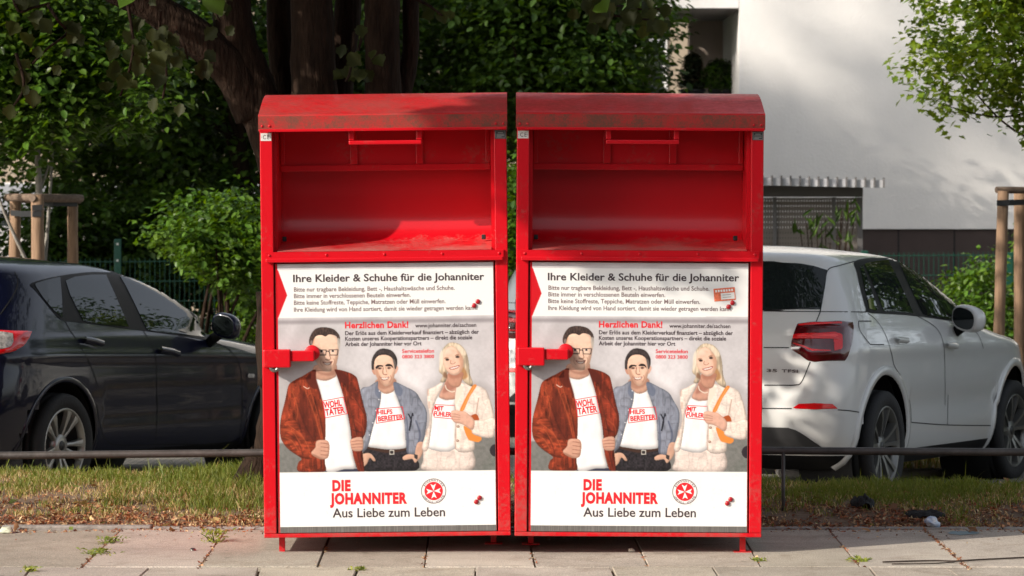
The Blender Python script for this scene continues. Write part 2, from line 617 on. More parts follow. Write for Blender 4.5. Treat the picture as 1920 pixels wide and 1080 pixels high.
    stroke([(436, 450), (428, 520), (440, 560), (500, 565)], *H2, (150, 94, 76), 1.3, smooth=True)
    stroke([(480, 440), (490, 520)], *H2, (150, 98, 80), 1.2)
    fill([(455, 470), (478, 470), (485, 545), (450, 545)], *H2, (246, 206, 182), soft=1, a=.8)
    stroke([(380, 590), (360, 640), (385, 700)], *H2, (160, 108, 88), 1, smooth=True, a=.8)
    stroke([(560, 580), (575, 630), (545, 690)], *H2, (160, 108, 88), 1, smooth=True, a=.8)
    fill([(388, 606), (460, 622), (536, 600), (514, 646), (450, 662), (408, 648)], *H2, (150, 92, 82))
    fill([(398, 613), (460, 626), (528, 608), (508, 640), (450, 652), (414, 640)], *H2, (240, 230, 222), smooth=False)

    # ---- woman
    fill([(478, 818), (695, 842), (818, 848), (816, 1012), (464, 1012), (455, 930)], *B, (232, 213, 204), mul=tweed)
    fill([(560, 455), (600, 478), (640, 484), (700, 468), (696, 520), (696, 845), (478, 838), (512, 700), (522, 560)], *B, (247, 243, 243), mul=cloth)
    fill([(610, 370), (572, 455), (612, 478), (650, 482), (700, 465), (724, 360), (690, 300), (630, 320)], *B, (206, 156, 136), mul=skin)
    fill([(612, 380), (600, 430), (680, 400), (715, 360), (680, 320), (630, 340)], *B, (150, 92, 78), soft=3, a=.55)
    fill([(604, 345), (530, 385), (490, 408), (484, 500), (500, 640), (443, 840), (490, 852), (516, 680), (526, 560), (562, 455), (596, 400)], *B, (240, 221, 210), mul=tweed)
    fill([(716, 350), (790, 360), (905, 390), (945, 450), (985, 590), (993, 700), (978, 765), (900, 762), (824, 738), (842, 810), (822, 868), (694, 852), (696, 640), (690, 500), (700, 400)], *B, (241, 223, 212), mul=tweed)
    fill([(716, 350), (750, 400), (720, 480), (692, 520), (700, 420)], *B, (244, 224, 208), soft=1)
    stroke([(690, 520), (700, 620), (696, 850)], *B, (190, 158, 142), 1.4, smooth=True)
    stroke([(870, 470), (850, 600), (880, 640)], *B, (196, 162, 146), 2, smooth=True, soft=1)
    stroke([(940, 480), (960, 600), (880, 640)], *B, (244, 226, 212), 3, smooth=True, soft=2)
    for q in ((490, 425), (500, 520), (480, 730)):
        fill(ell(q[0], q[1], 8, 30, 8), *B, (196, 160, 142), soft=2, a=.6)
    fill([(798, 612), (850, 588), (872, 632), (828, 648)], *B, (176, 84, 40))
    fill([(756, 680), (800, 700), (888, 762), (872, 797), (830, 792), (788, 772)], *B, (232, 142, 66))
    fill([(826, 372), (853, 376), (802, 460), (756, 562), (728, 562), (772, 465)], *B, (228, 140, 68))
    stroke([(838, 376), (790, 465), (745, 560)], *B, (244, 170, 104), 1.2, smooth=True)
    fill([(826, 640), (900, 632), (986, 615), (992, 700), (975, 765), (895, 762), (824, 735), (820, 700)], *B, (238, 218, 206), mul=tweed)
    fill([(663, 572), (690, 560), (735, 565), (775, 575), (834, 630), (834, 690), (812, 705), (786, 690), (740, 662), (690, 652), (663, 612)], *B, (222, 174, 154), mul=skin)
    for k in range(3):
        stroke([(668, 586 + 20 * k), (700, 590 + 20 * k), (730, 600 + 14 * k)], *B, (172, 116, 98), 1.0, smooth=True, a=.8)
    for q in ((715, 682), (712, 788)):
        fill(ell(q[0], q[1], 11, 10, 10), *B, (150, 116, 98)); fill(ell(q[0] - 2, q[1] - 2, 6, 5, 8), *B, (206, 182, 166))
    hair3 = [(400, 130), (480, 105), (580, 125), (655, 185), (708, 280), (738, 420), (758, 600), (800, 720), (788, 790), (704, 750), (640, 680), (600, 560), (420, 560), (400, 640), (372, 720), (295, 712), (330, 620), (275, 560), (282, 470), (296, 330), (328, 220)]
    fill(hair3, *H3, (228, 206, 178), mul=0.9 + .35 * (vnoise(3, 31, stretch=(1, 7)) - .45))
    fill([(640, 480), (690, 540), (720, 640), (640, 680), (610, 600)], *H3, (176, 122, 74), soft=2, a=.75)
    fill([(350, 560), (400, 600), (420, 660), (345, 640)], *H3, (120, 76, 54), soft=2, a=.7)
    fill([(285, 300), (330, 220), (345, 330), (320, 480), (285, 520)], *H3, (246, 232, 214), soft=2, a=.8)
    fill([(540, 130), (650, 190), (700, 290), (640, 300), (560, 210)], *H3, (244, 226, 204), soft=2, a=.7)
    fill([(430, 570), (640, 570), (640, 660), (590, 790), (470, 790), (410, 700)], *H3, (196, 144, 122), mul=skin)
    fill([(430, 570), (640, 570), (620, 640), (460, 660)], *H3, (160, 100, 82), soft=3, a=.5)
    fill([(340, 410), (348, 270), (396, 190), (480, 165), (560, 215), (622, 300), (654, 400), (646, 500), (594, 585), (520, 618), (448, 595), (380, 525)], *H3, (238, 196, 174), mul=skin)
    fill([(560, 230), (640, 330), (655, 420), (640, 500), (590, 580), (600, 460), (580, 330)], *H3, (200, 146, 118), soft=3, a=.6)
    fill(ell(420, 250, 50, 40), *H3, (248, 216, 198), soft=4, a=.7)
    fill(ell(400, 440, 40, 30), *H3, (244, 200, 180), soft=4, a=.7)
    fill([(355, 360), (380, 335), (430, 345), (400, 350)], *H3, (150, 104, 80), a=.8)
    fill([(520, 315), (555, 290), (600, 300), (560, 304)], *H3, (140, 94, 70), a=.8)
    fill(ell(404, 372, 30, 17, 10), *H3, (54, 38, 36), soft=1); fill(ell(562, 330, 30, 17, 10), *H3, (54, 38, 36), soft=1)
    stroke([(460, 380), (452, 425), (500, 440), (530, 410)], *H3, (170, 108, 90), 1.0, smooth=True)
    fill([(434, 500), (520, 475), (594, 456), (574, 498), (500, 526), (448, 522)], *H3, (168, 84, 78))
    fill([(448, 504), (520, 487), (580, 470), (564, 492), (500, 513), (456, 514)], *H3, (248, 240, 234))
    stroke([(620, 372), (630, 400), (665, 420), (690, 415)], *B, (236, 222, 206), 1.8, smooth=True)

    # ---- first man
    tee1 = [(420, 335), (455, 356), (510, 360), (570, 335), (585, 315), (612, 400), (642, 490), (662, 600), (692, 780), (702, 900), (722, 985), (735, 1000), (640, 1005), (494, 1005), (500, 640), (470, 470)]
    fill([(490, 1000), (740, 980), (745, 1022), (490, 1022)], *A, (54, 56, 74))
    fill(tee1, *A, (247, 243, 244), mul=cloth)
    fill([(422, 255), (425, 335), (455, 356), (510, 362), (566, 340), (580, 318), (572, 240)], *A, (206, 158, 136), mul=skin)
    fill([(425, 270), (470, 305), (530, 305), (575, 265), (575, 310), (540, 330), (450, 310)], *A, (150, 104, 88), soft=3, a=.65)
    fill([(428, 282), (340, 328), (262, 370), (233, 405), (213, 500), (178, 650), (178, 770), (213, 830), (290, 897), (330, 930), (305, 960), (312, 1022), (494, 1022), (497, 930), (502, 640), (470, 470), (432, 350)], *A, (142, 58, 36), mul=leather)
    fill([(180, 700), (260, 640), (330, 700), (430, 830), (400, 930), (300, 905), (200, 820)], *A, (150, 62, 38), soft=1, mul=lea2)
    fill([(330, 420), (310, 600), (330, 760), (400, 800), (470, 790), (440, 700), (400, 560)], *A, (84, 34, 26), soft=4, a=.55)
    for pts in ([(260, 430), (300, 560), (295, 650)], [(350, 420), (420, 600), (470, 780)], [(390, 430), (450, 620), (485, 790)], [(200, 720), (270, 740), (330, 840)], [(190, 770), (260, 800), (310, 880)], [(240, 690), (330, 760), (390, 870)]):
        stroke(pts, *A, (214, 112, 66), 1.3, smooth=True, soft=1, a=.5)
    for pts in ([(310, 560), (360, 700), (420, 800)], [(420, 480), (462, 640), (492, 790)], [(215, 740), (300, 800), (340, 900)], [(300, 640), (330, 740)], [(430, 900), (440, 1015)], [(470, 930), (475, 1018)]):
        stroke(pts, *A, (62, 24, 20), 1.8, smooth=True, soft=2, a=.7)
    fill([(572, 282), (660, 300), (718, 330), (738, 372), (772, 520), (802, 640), (792, 740), (772, 785), (768, 865), (782, 1022), (742, 1022), (716, 950), (692, 850), (686, 740), (662, 600), (634, 482), (604, 380), (580, 312)], *A, (128, 50, 33), mul=leather)
    for pts in ([(690, 480), (760, 560), (780, 650)], [(640, 400), (680, 560), (720, 760)], [(700, 900), (740, 1010)], [(700, 640), (770, 700), (775, 760)]):
        stroke(pts, *A, (196, 100, 60), 1.3, smooth=True, soft=1, a=.5)
    for pts in ([(660, 480), (700, 640), (730, 760)], [(720, 500), (780, 600)], [(700, 720), (760, 740)], [(730, 880), (765, 1010)]):
        stroke(pts, *A, (54, 22, 20), 1.8, smooth=True, soft=2, a=.7)
    fill([(428, 285), (360, 350), (410, 420), (445, 430), (460, 500), (470, 470), (436, 350)], *A, (96, 38, 28), soft=1, a=.85)
    fill([(576, 285), (660, 330), (668, 390), (610, 380), (635, 480), (604, 380)], *A, (90, 36, 28), soft=1, a=.85)
    stroke([(345, 405), (370, 420), (385, 415)], *A, (230, 200, 186), 1.6, smooth=True)
    for hp in ([(438, 800), (500, 793), (528, 815), (530, 880), (515, 925), (462, 932), (398, 892), (430, 845)], [(688, 788), (764, 774), (774, 850), (755, 874), (700, 870), (684, 830)]):
        fill(hp, *A, (208, 158, 136), mul=skin)
    for k in range(4):
        stroke([(470, 815 + 28 * k), (500, 818 + 28 * k), (526, 824 + 26 * k)], *A, (140, 88, 70), 1.2, smooth=True, a=.85)
        if k < 3:
            stroke([(690, 806 + 22 * k), (730, 800 + 22 * k), (768, 800 + 22 * k)], *A, (146, 94, 76), 1.1, smooth=True, a=.85)
    fill([(400, 892), (440, 905), (480, 930), (440, 925)], *A, (140, 90, 72), soft=2, a=.5)
    # head
    fill([(320, 420), (345, 300), (430, 285), (600, 285), (705, 330), (748, 430), (738, 520), (718, 640), (692, 740), (642, 802), (580, 832), (508, 812), (438, 742), (392, 640), (365, 560)], *H1, (242, 202, 178), mul=skin)
    fill([(400, 600), (440, 600), (520, 660), (540, 760), (600, 830), (510, 812), (440, 745)], *H1, (170, 132, 116), soft=4, a=.5)
    fill([(718, 560), (690, 740), (642, 800), (600, 825), (650, 740), (680, 640)], *H1, (168, 124, 102), soft=3, a=.6)
    fill(ell(560, 380, 130, 60), *H1, (244, 206, 184), soft=5, a=.65)
    fill([(345, 330), (380, 320), (370, 450), (350, 480)], *H1, (196, 130, 96), soft=3, a=.7)
    fill([(316, 445), (304, 380), (328, 298), (390, 216), (480, 186), (560, 188), (662, 216), (734, 290), (750, 350), (744, 425), (716, 352), (690, 312), (600, 288), (540, 318), (480, 296), (412, 312), (372, 362), (345, 445)], *H1, (70, 56, 52), mul=hairn)
    fill([(716, 350), (748, 352), (758, 425), (736, 512), (716, 440)], *H1, (186, 178, 170), soft=1, a=.85)
    fill([(322, 400), (350, 370), (352, 440), (332, 450)], *H1, (160, 146, 138), soft=1, a=.8)
    fill(ell(485, 535, 26, 18, 10), *H1, (235, 220, 210)); fill(ell(648, 532, 26, 18, 10), *H1, (235, 220, 210))
    fill(ell(485, 533, 17, 16, 10), *H1, (52, 40, 40)); fill(ell(648, 530, 17, 16, 10), *H1, (52, 40, 40))
    stroke([(440, 514), (552, 514), (545, 588), (448, 586)], *H1, (44, 34, 36), 1.4, closed=True)
    stroke([(592, 512), (722, 510), (712, 588), (606, 588)], *H1, (44, 34, 36), 1.4, closed=True)
    stroke([(552, 540), (572, 530), (592, 540)], *H1, (44, 34, 36), 1.4)
    stroke([(600, 590), (614, 640), (580, 660), (540, 650)], *H1, (150, 100, 82), 1.2, smooth=True)
    fill(ell(575, 620, 18, 28, 8), *H1, (244, 204, 182), soft=1, a=.7)
    fill([(494, 682), (570, 700), (642, 674), (612, 722), (545, 730)], *H1, (126, 66, 60))
    fill([(520, 700), (570, 708), (618, 696), (592, 722), (548, 724)], *H1, (236, 226, 218))
    stroke([(480, 650), (470, 700), (500, 750)], *H1, (150, 110, 96), 1, smooth=True, a=.7)
    stroke([(660, 640), (672, 690), (640, 750)], *H1, (150, 108, 90), 1, smooth=True, a=.7)

    # ---- banners, arrow notch and hole
    band = np.array([216, 211, 214]) + (n1 - .5) * 18 + (n3 - .5) * 6
    mtop = (YY < to_canvas(725, 504)[1]).astype(np.float32)
    canvas = canvas * (1 - mtop[..., None]) + band * mtop[..., None]
    W = (249, 248, 246)
    mm = mask_poly([to_canvas(500, 601.5), to_canvas(950, 596.5), to_canvas(950, 604), to_canvas(500, 609)], False)
    put(blur(mm, 4), (120, 112, 116), .5)
    q = [to_canvas(519, 507), to_canvas(940, 502.3), to_canvas(940, 591.7), to_canvas(519, 597)]
    put(mask_poly(q, False), W)
    put(mask_poly([to_canvas(500, 507), to_canvas(521.5, 507.5), to_canvas(538.5, 554.5), to_canvas(522, 596.5), to_canvas(500, 597)], False), (214, 22, 34))
    mm = (YY > to_canvas(725, 884.3)[1]).astype(np.float32)
    put(mm, W)
    put(mask_poly([to_canvas(*p) for p in ell(930, 845, 12, 12, 20)]), (52, 44, 50))
    # wear of the sheet: grime flecks low down
    fk = (vnoise(3, 41) > .93) * (vnoise(30, 42) > .62) * (gy[..., 0] > .80)
    put(blur(fk.astype(np.float32), 1), (150, 146, 144), .5)
    canvas = np.clip(canvas, 0, 255)


# ------------------------------------------------------------------ lettering as flat mesh
FONT_CACHE = {}


def text_mesh(body, bold=0.0, shear=0.0, spacing=1.0):
    key = (body, bold, shear, spacing)
    if key in FONT_CACHE:
        return FONT_CACHE[key]
    c = bpy.data.curves.new('lettering', 'FONT')
    c.body = body
    c.size = 1.0
    c.offset = bold
    c.shear = shear
    c.space_character = spacing
    c.resolution_u = 3
    o = bpy.data.objects.new('lettering', c)
    me = o.to_mesh()
    vs = np.array([v.co[:] for v in me.vertices])
    fs = [list(p.vertices) for p in me.polygons]
    o.to_mesh_clear()
    bpy.data.objects.remove(o)
    bpy.data.curves.remove(c)
    FONT_CACHE[key] = (vs, fs)
    return vs, fs


def add_text(mb, body, M, x0, x1, cap, mi, bold=0.0, capem=0.729, spacing=1.0, shear=0.0):
    """lettering laid in M's xy plane: baseline on y=0, from x0 to x1, capitals cap high"""
    vs, fs = text_mesh(body, bold, shear, spacing)
    lo, hi = vs[:, 0].min(), vs[:, 0].max()
    sx = (x1 - x0) / (hi - lo)
    sy = cap / capem
    mb.add([M @ Vector(((v[0] - lo) * sx + x0, v[1] * sy, 0)) for v in vs], fs, mi)
# ------------------------------------------------------------------ red clothing containers
M_RED = mat('red_paint', (0.54, 0.003, 0.010, 1), rough=0.36, coat=0.15, var=0.10, vscale=2.5, bump=0.012, bscale=9)
M_STEEL = mat('brushed_steel', (0.22, 0.21, 0.20, 1), rough=0.45, metal=0.6, var=0.30, vscale=3, stretch=(90, 1, 1.5))
M_LOCK = mat('lock_metal', (0.26, 0.25, 0.23, 1), rough=0.42, metal=1.0, var=0.25, vscale=60)
M_BLACK = mat('black_rubber', (0.012, 0.012, 0.013, 1), rough=0.6)
M_DARK = mat('dark_gap', (0.015, 0.006, 0.006, 1), rough=0.9)
M_INK = mat('print_dark', srgb(66, 54, 58), rough=0.45)
M_INK2 = mat('print_brown', srgb(122, 104, 104), rough=0.45)
M_INKR = mat('print_red', (0.70, 0.012, 0.022, 1), rough=0.45)
M_INKW = mat('print_white', (0.78, 0.77, 0.75, 1), rough=0.45)
M_CE = mat('sticker_white', (0.62, 0.60, 0.57, 1), rough=0.5)
M_PLATE = mat('spec_plate', (0.045, 0.045, 0.05, 1), rough=0.4)
M_PLATEL = mat('spec_plate_print', (0.30, 0.29, 0.28, 1), rough=0.4)
M_STUD = mat('stud_red', (0.36, 0.006, 0.014, 1), rough=0.25, coat=0.5)
M_STK = mat('sticker_orange', srgb(222, 116, 84), rough=0.5, var=0.25, vscale=90)


def weathered_red(name, dirt_scale, lo, hi, dirt, amount, zfade=None):
    """red paint with patchy grime / dust of its own shape"""
    m = mat(name, (0.50, 0.004, 0.011, 1), rough=0.42, coat=0.06, spec=0.3, bump=0.05, bscale=5)
    n = m.node_tree
    p = n.nodes['Principled BSDF']
    tc = [x for x in n.nodes if x.type == 'TEX_COORD'][0]
    a = n.nodes.new('ShaderNodeTexNoise'); a.inputs['Scale'].default_value = dirt_scale; a.inputs['Detail'].default_value = 8; a.inputs['Roughness'].default_value = 0.72
    b = n.nodes.new('ShaderNodeTexNoise'); b.inputs['Scale'].default_value = dirt_scale * 14; b.inputs['Detail'].default_value = 4
    oi = n.nodes.new('ShaderNodeObjectInfo')      # every sheet of steel has its own wear
    of = n.nodes.new('ShaderNodeVectorMath'); of.operation = 'MULTIPLY_ADD'
    n.links.new(oi.outputs['Random'], of.inputs[0]); of.inputs[1].default_value = (37, 11, 23); n.links.new(tc.outputs['Object'], of.inputs[2])
    n.links.new(of.outputs[0], a.inputs['Vector']); n.links.new(of.outputs[0], b.inputs['Vector'])
    mu = n.nodes.new('ShaderNodeMath'); mu.operation = 'MULTIPLY_ADD'
    n.links.new(b.outputs['Fac'], mu.inputs[0]); mu.inputs[1].default_value = 0.45; n.links.new(a.outputs['Fac'], mu.inputs[2])
    val = mu.outputs[0]
    if zfade:
        sx = n.nodes.new('ShaderNodeSeparateXYZ'); n.links.new(tc.outputs['Object'], sx.inputs[0])
        mr = n.nodes.new('ShaderNodeMapRange')
        mr.inputs['From Min'].default_value = zfade[0]; mr.inputs['From Max'].default_value = zfade[1]
        mr.inputs['To Min'].default_value = zfade[2]; mr.inputs['To Max'].default_value = zfade[3]
        n.links.new(sx.outputs[2], mr.inputs[0])
        ad = n.nodes.new('ShaderNodeMath'); ad.operation = 'ADD'
        n.links.new(val, ad.inputs[0]); n.links.new(mr.outputs[0], ad.inputs[1])
        val = ad.outputs[0]
    cr = n.nodes.new('ShaderNodeValToRGB')
    cr.color_ramp.elements[0].position = lo; cr.color_ramp.elements[1].position = hi
    cr.color_ramp.elements[0].color = (0, 0, 0, 1); cr.color_ramp.elements[1].color = (amount,) * 3 + (1,)
    n.links.new(val, cr.inputs[0])
    mx = n.nodes.new('ShaderNodeMix'); mx.data_type = 'RGBA'
    n.links.new(cr.outputs[0], mx.inputs['Factor'])
    mx.inputs[6].default_value = (0.54, 0.0035, 0.0105, 1); mx.inputs[7].default_value = dirt
    n.links.new(mx.outputs[2], p.inputs['Base Color'])
    r = n.nodes.new('ShaderNodeMapRange'); n.links.new(cr.outputs[0], r.inputs[0])
    r.inputs['To Min'].default_value = 0.36; r.inputs['To Max'].default_value = 0.85
    n.links.new(r.outputs[0], p.inputs['Roughness'])
    return m


M_RED = weathered_red('red_paint_worn', 4.5, 0.80, 1.06, (0.30, 0.085, 0.07, 1), 0.55, zfade=(0.07, 0.5, 0.16, 0.0))
M_ROOF = weathered_red('roof_red', 3.2, 0.52, 0.98, (0.20, 0.062, 0.05, 1), 0.78)
M_MOSS = weathered_red('roof_edge_grime', 9, 0.45, 0.85, (0.085, 0.055, 0.035, 1), 0.88)
M_DRUM = weathered_red('drum_red', 6, 0.62, 0.95, (0.40, 0.20, 0.17, 1), 0.65, zfade=(1.41, 1.50, 0.18, -0.35))
for q in (M_DRUM,):
    q.node_tree.nodes['Principled BSDF'].inputs['Coat Weight'].default_value = 0.45
    q.node_tree.nodes['Principled BSDF'].inputs['Coat Roughness'].default_value = 0.14

# printed sheet: colours from the mesh attribute
M_PRINT = bpy.data.materials.new('poster_print'); M_PRINT.use_nodes = True
_n = M_PRINT.node_tree
_a = _n.nodes.new('ShaderNodeAttribute'); _a.attribute_name = 'print'
_n.links.new(_a.outputs['Color'], _n.nodes['Principled BSDF'].inputs['Base Color'])
_n.nodes['Principled BSDF'].inputs['Roughness'].default_value = 0.42
_n.nodes['Principled BSDF'].inputs['Specular IOR Level'].default_value = 0.35

paint_poster()
K = 1 / 402.0
TXT = Matrix(((1, 0, 0, 0), (0, 0, -1, 0), (0, 1, 0, 0), (0, 0, 0, 1)))    # text plane -> facing the viewer


def tpos(px, py, y):
    u, v = unroll(px, py)
    return Matrix.Translation((u * K, y, v * K)) @ TXT


def poster_mesh():
    st = 2.0   # canvas pixels per cell
    gw, gh = int(PW / st), int(PH / st)
    u = np.linspace(0, PW - 1, gw); v = np.linspace(0, PH - 1, gh)
    c = canvas[v.astype(int)][:, u.astype(int)] / 255.0
    # gentle box average against aliasing
    cc = blur(canvas, 1) / 255.0
    c = 0.5 * c + 0.5 * cc[v.astype(int)][:, u.astype(int)]
    lin = np.where(c <= 0.04045, c / 12.92, ((c + 0.055) / 1.055) ** 2.4) * 0.80
    mb = MB()
    X = (PX0 + u / SS) * K; Z = (PY1 - v / SS) * K
    y = 0.0040
    # lettering first (few faces), then the grid is merged in by hand
    yt = 0.0034

    def line(s, x0, x1, base, cap, mi, bold=0.0, ang=0.0, **kw):
        M = tpos(x0, base, yt) @ Matrix.Rotation(ang, 4, 'Z')
        add_text(mb, s, M, 0, (x1 - x0) * K, cap * K, mi, bold, **kw)

    line('Ihre Kleider & Schuhe für die Johanniter', 549.5, 908, 529.3, 14.2, 1, 0.022)
    for s, x1, b in (('Bitte nur tragbare Bekleidung, Bett -, Haushaltswäsche und Schuhe.', 852.5, 547.4),
                     ('Bitte immer in verschlossenen Beuteln einwerfen.', 770, 559.7),
                     ('Bitte keine Stoffreste, Teppiche, Matratzen oder Müll einwerfen.', 835.5, 572.2),
                     ('Ihre Kleidung wird von Hand sortiert, damit sie wieder getragen werden kann.', 895, 585.2)):
        line(s, 551, x1, b, 8.6, 2, 0.014)
    line('Herzlichen Dank!', 646.8, 765.6, 616, 12.2, 3, 0.03, spacing=1.06)
    line('www.johanniter.de/sachsen', 778.5, 893, 614.6, 8.0, 1, 0.016)
    for s, x1, b in (('Der Erlös aus dem Kleiderverkauf finanziert – abzüglich der', 898, 629.0),
                     ('Kosten unseres Kooperationspartners – direkt die soziale', 885.5, 639.3),
                     ('Arbeit der Johanniter hier vor Ort', 790.5, 649.6)):
        line(s, 647, x1, b, 7.8, 1, 0.022)
    line('Servicetelefon', 754, 814, 662.4, 7.4, 3, 0.016)
    line('0800 323 3800', 754, 814, 672.6, 6.6, 3, 0.016)
    line('DIE', 623, 657.5, 920.6, 19.8, 3, 0.055, spacing=1.12)
    line('JOHANNITER', 618.5, 763.5, 945.4, 20.0, 3, 0.055, spacing=1.12)
    line('Aus Liebe zum Leben', 623.5, 834.5, 970.8, 17.8, 1, 0.014)
    # slogans on the shirts
    line('WOHL', 607.5, 641.5, 766.2, 12.2, 3, 0.03, R(8.5))
    line('TÄTER', 610.5, 647.5, 780.0, 12.4, 3, 0.03, R(8.5))
    line('HILFS', 708, 736, 777.6, 8.6, 3, 0.03, R(2))
    line('BEREITER', 709, 756.5, 790.4, 9.4, 3, 0.03, R(4.5))
    line('MIT', 814.5, 831.5, 769.4, 8.2, 3, 0.03, R(-3), shear=0.12)
    line('FÜHLER', 813.5, 846, 780.0, 8.8, 3, 0.03, R(-4.5))

    def frame(pts, wd=1.15, close=True):
        P = [unroll(*p) for p in pts]
        n = len(P)
        for i in range(n if close else n - 1):
            a, b = Vector(P[i]), Vector(P[(i + 1) % n])
            d = (b - a).normalized(); q = Vector((-d.y, d.x)) * wd / 2; e = d * wd * .4
            mb.add([((p.x) * K, yt, p.y * K) for p in (a - q - e, b - q + e, b + q + e, a + q - e)], [(0, 1, 2, 3)], 3)
    frame([(604.5, 752.5), (643.5, 745.2), (651.5, 776), (609.5, 784.2)])
    frame([(706.5, 767.2), (754.5, 763.5), (758.5, 786), (705.5, 794.3)])
    frame([(851, 760.6), (816, 759.3), (811, 772), (814, 782.6), (848, 786)], close=False)

    # round emblem
    cu, cv = unroll(813, 921.3)

    def disc(r0, r1, mi, yy, n=40):
        vs = []
        for k in range(n):
            a = 2 * math.pi * k / n
            for r in (r0, r1):
                vs.append(((cu + r * math.cos(a)) * K, yy, (cv + r * math.sin(a)) * K))
        mb.add(vs, [(2 * k, 2 * ((k + 1) % n), 2 * ((k + 1) % n) + 1, 2 * k + 1) for k in range(n)], mi)
    disc(0.01, 17.2, 3, yt)
    disc(22.2, 23.6, 2, yt)
    for k in range(4):
        a = math.pi / 2 * k + R(3)
        arm = [(0.6, 0), (13.8, 5.2), (10.4, 0), (13.8, -5.2)]
        mb.add([((cu + x * math.cos(a) - z * math.sin(a)) * K, yt - 0.0003, (cv + x * math.sin(a) + z * math.cos(a)) * K) for x, z in arm], [(0, 3, 2), (0, 2, 1)], 4)

    def ring_text(s, a0, a1, outward=True):
        n = len(s)
        for i, ch in enumerate(s):
            if ch == ' ':
                continue
            a = R(a0 + (a1 - a0) * (i + .5) / n)
            rr = 18.6 if outward else 21.9
            x, z = cu + rr * math.cos(a), cv + rr * math.sin(a)
            rot = a - math.pi / 2 if outward else a + math.pi / 2
            M = Matrix.Translation((x * K, yt, z * K)) @ TXT @ Matrix.Rotation(rot, 4, 'Z')
            wd = 1.1 if ch in '-I' else 3.3
            add_text(mb, ch, M, -wd / 2 * K, wd / 2 * K, (3.4 if ch != '-' else 2.6) * K, 2, 0.02)
    ring_text('JOHANNITER', 158, 22, True)
    ring_text('UNFALL-HILFE', 202, 338, False)

    # join the printed grid
    o0 = len(mb.v)
    me = bpy.data.meshes.new('poster')
    gx, gz = np.meshgrid(X, Z)
    gv = np.stack([gx, np.full_like(gx, y), gz], -1).reshape(-1, 3)
    tv = np.array(mb.v, float)
    allv = np.concatenate([tv, gv])
    me.vertices.add(len(allv)); me.vertices.foreach_set('co', allv.reshape(-1))
    ii = np.arange(gh * gw).reshape(gh, gw) + o0
    q = np.stack([ii[:-1, :-1], ii[1:, :-1], ii[1:, 1:], ii[:-1, 1:]], -1).reshape(-1, 4)
    tl = [i for f in mb.f for i in f]
    loops = np.concatenate([np.array(tl), q.reshape(-1)]).astype(np.int32)
    st_t = np.cumsum([0] + [len(f) for f in mb.f])[:-1]
    st_q = len(tl) + 4 * np.arange(len(q))
    starts = np.concatenate([st_t, st_q]).astype(np.int32)
    me.loops.add(len(loops)); me.loops.foreach_set('vertex_index', loops)
    me.polygons.add(len(starts)); me.polygons.foreach_set('loop_start', starts)
    me.polygons.foreach_set('material_index', np.concatenate([np.array(mb.mi), np.zeros(len(q))]).astype(np.int32))
    at = me.attributes.new('print', 'FLOAT_COLOR', 'POINT')
    c4 = np.ones((len(allv), 4), np.float32)
    c4[o0:, :3] = lin.reshape(-1, 3)
    at.data.foreach_set('color', c4.reshape(-1))
    me.update(calc_edges=True)
    for m in (M_PRINT, M_INK, M_INK2, M_INKR, M_INKW):
        me.materials.append(m)
    return me


def dome(mb, x, y, z, r, mi=0, h=None, n=14):
    M = Matrix.Translation((x, y, z)) @ Matrix.Rotation(math.pi / 2, 4, 'X')
    h = h or r
    mb.lathe([(r, 0), (r * .97, h * .35), (r * .82, h * .68), (r * .5, h * .92), (0.0005, h)], n, M, mi)


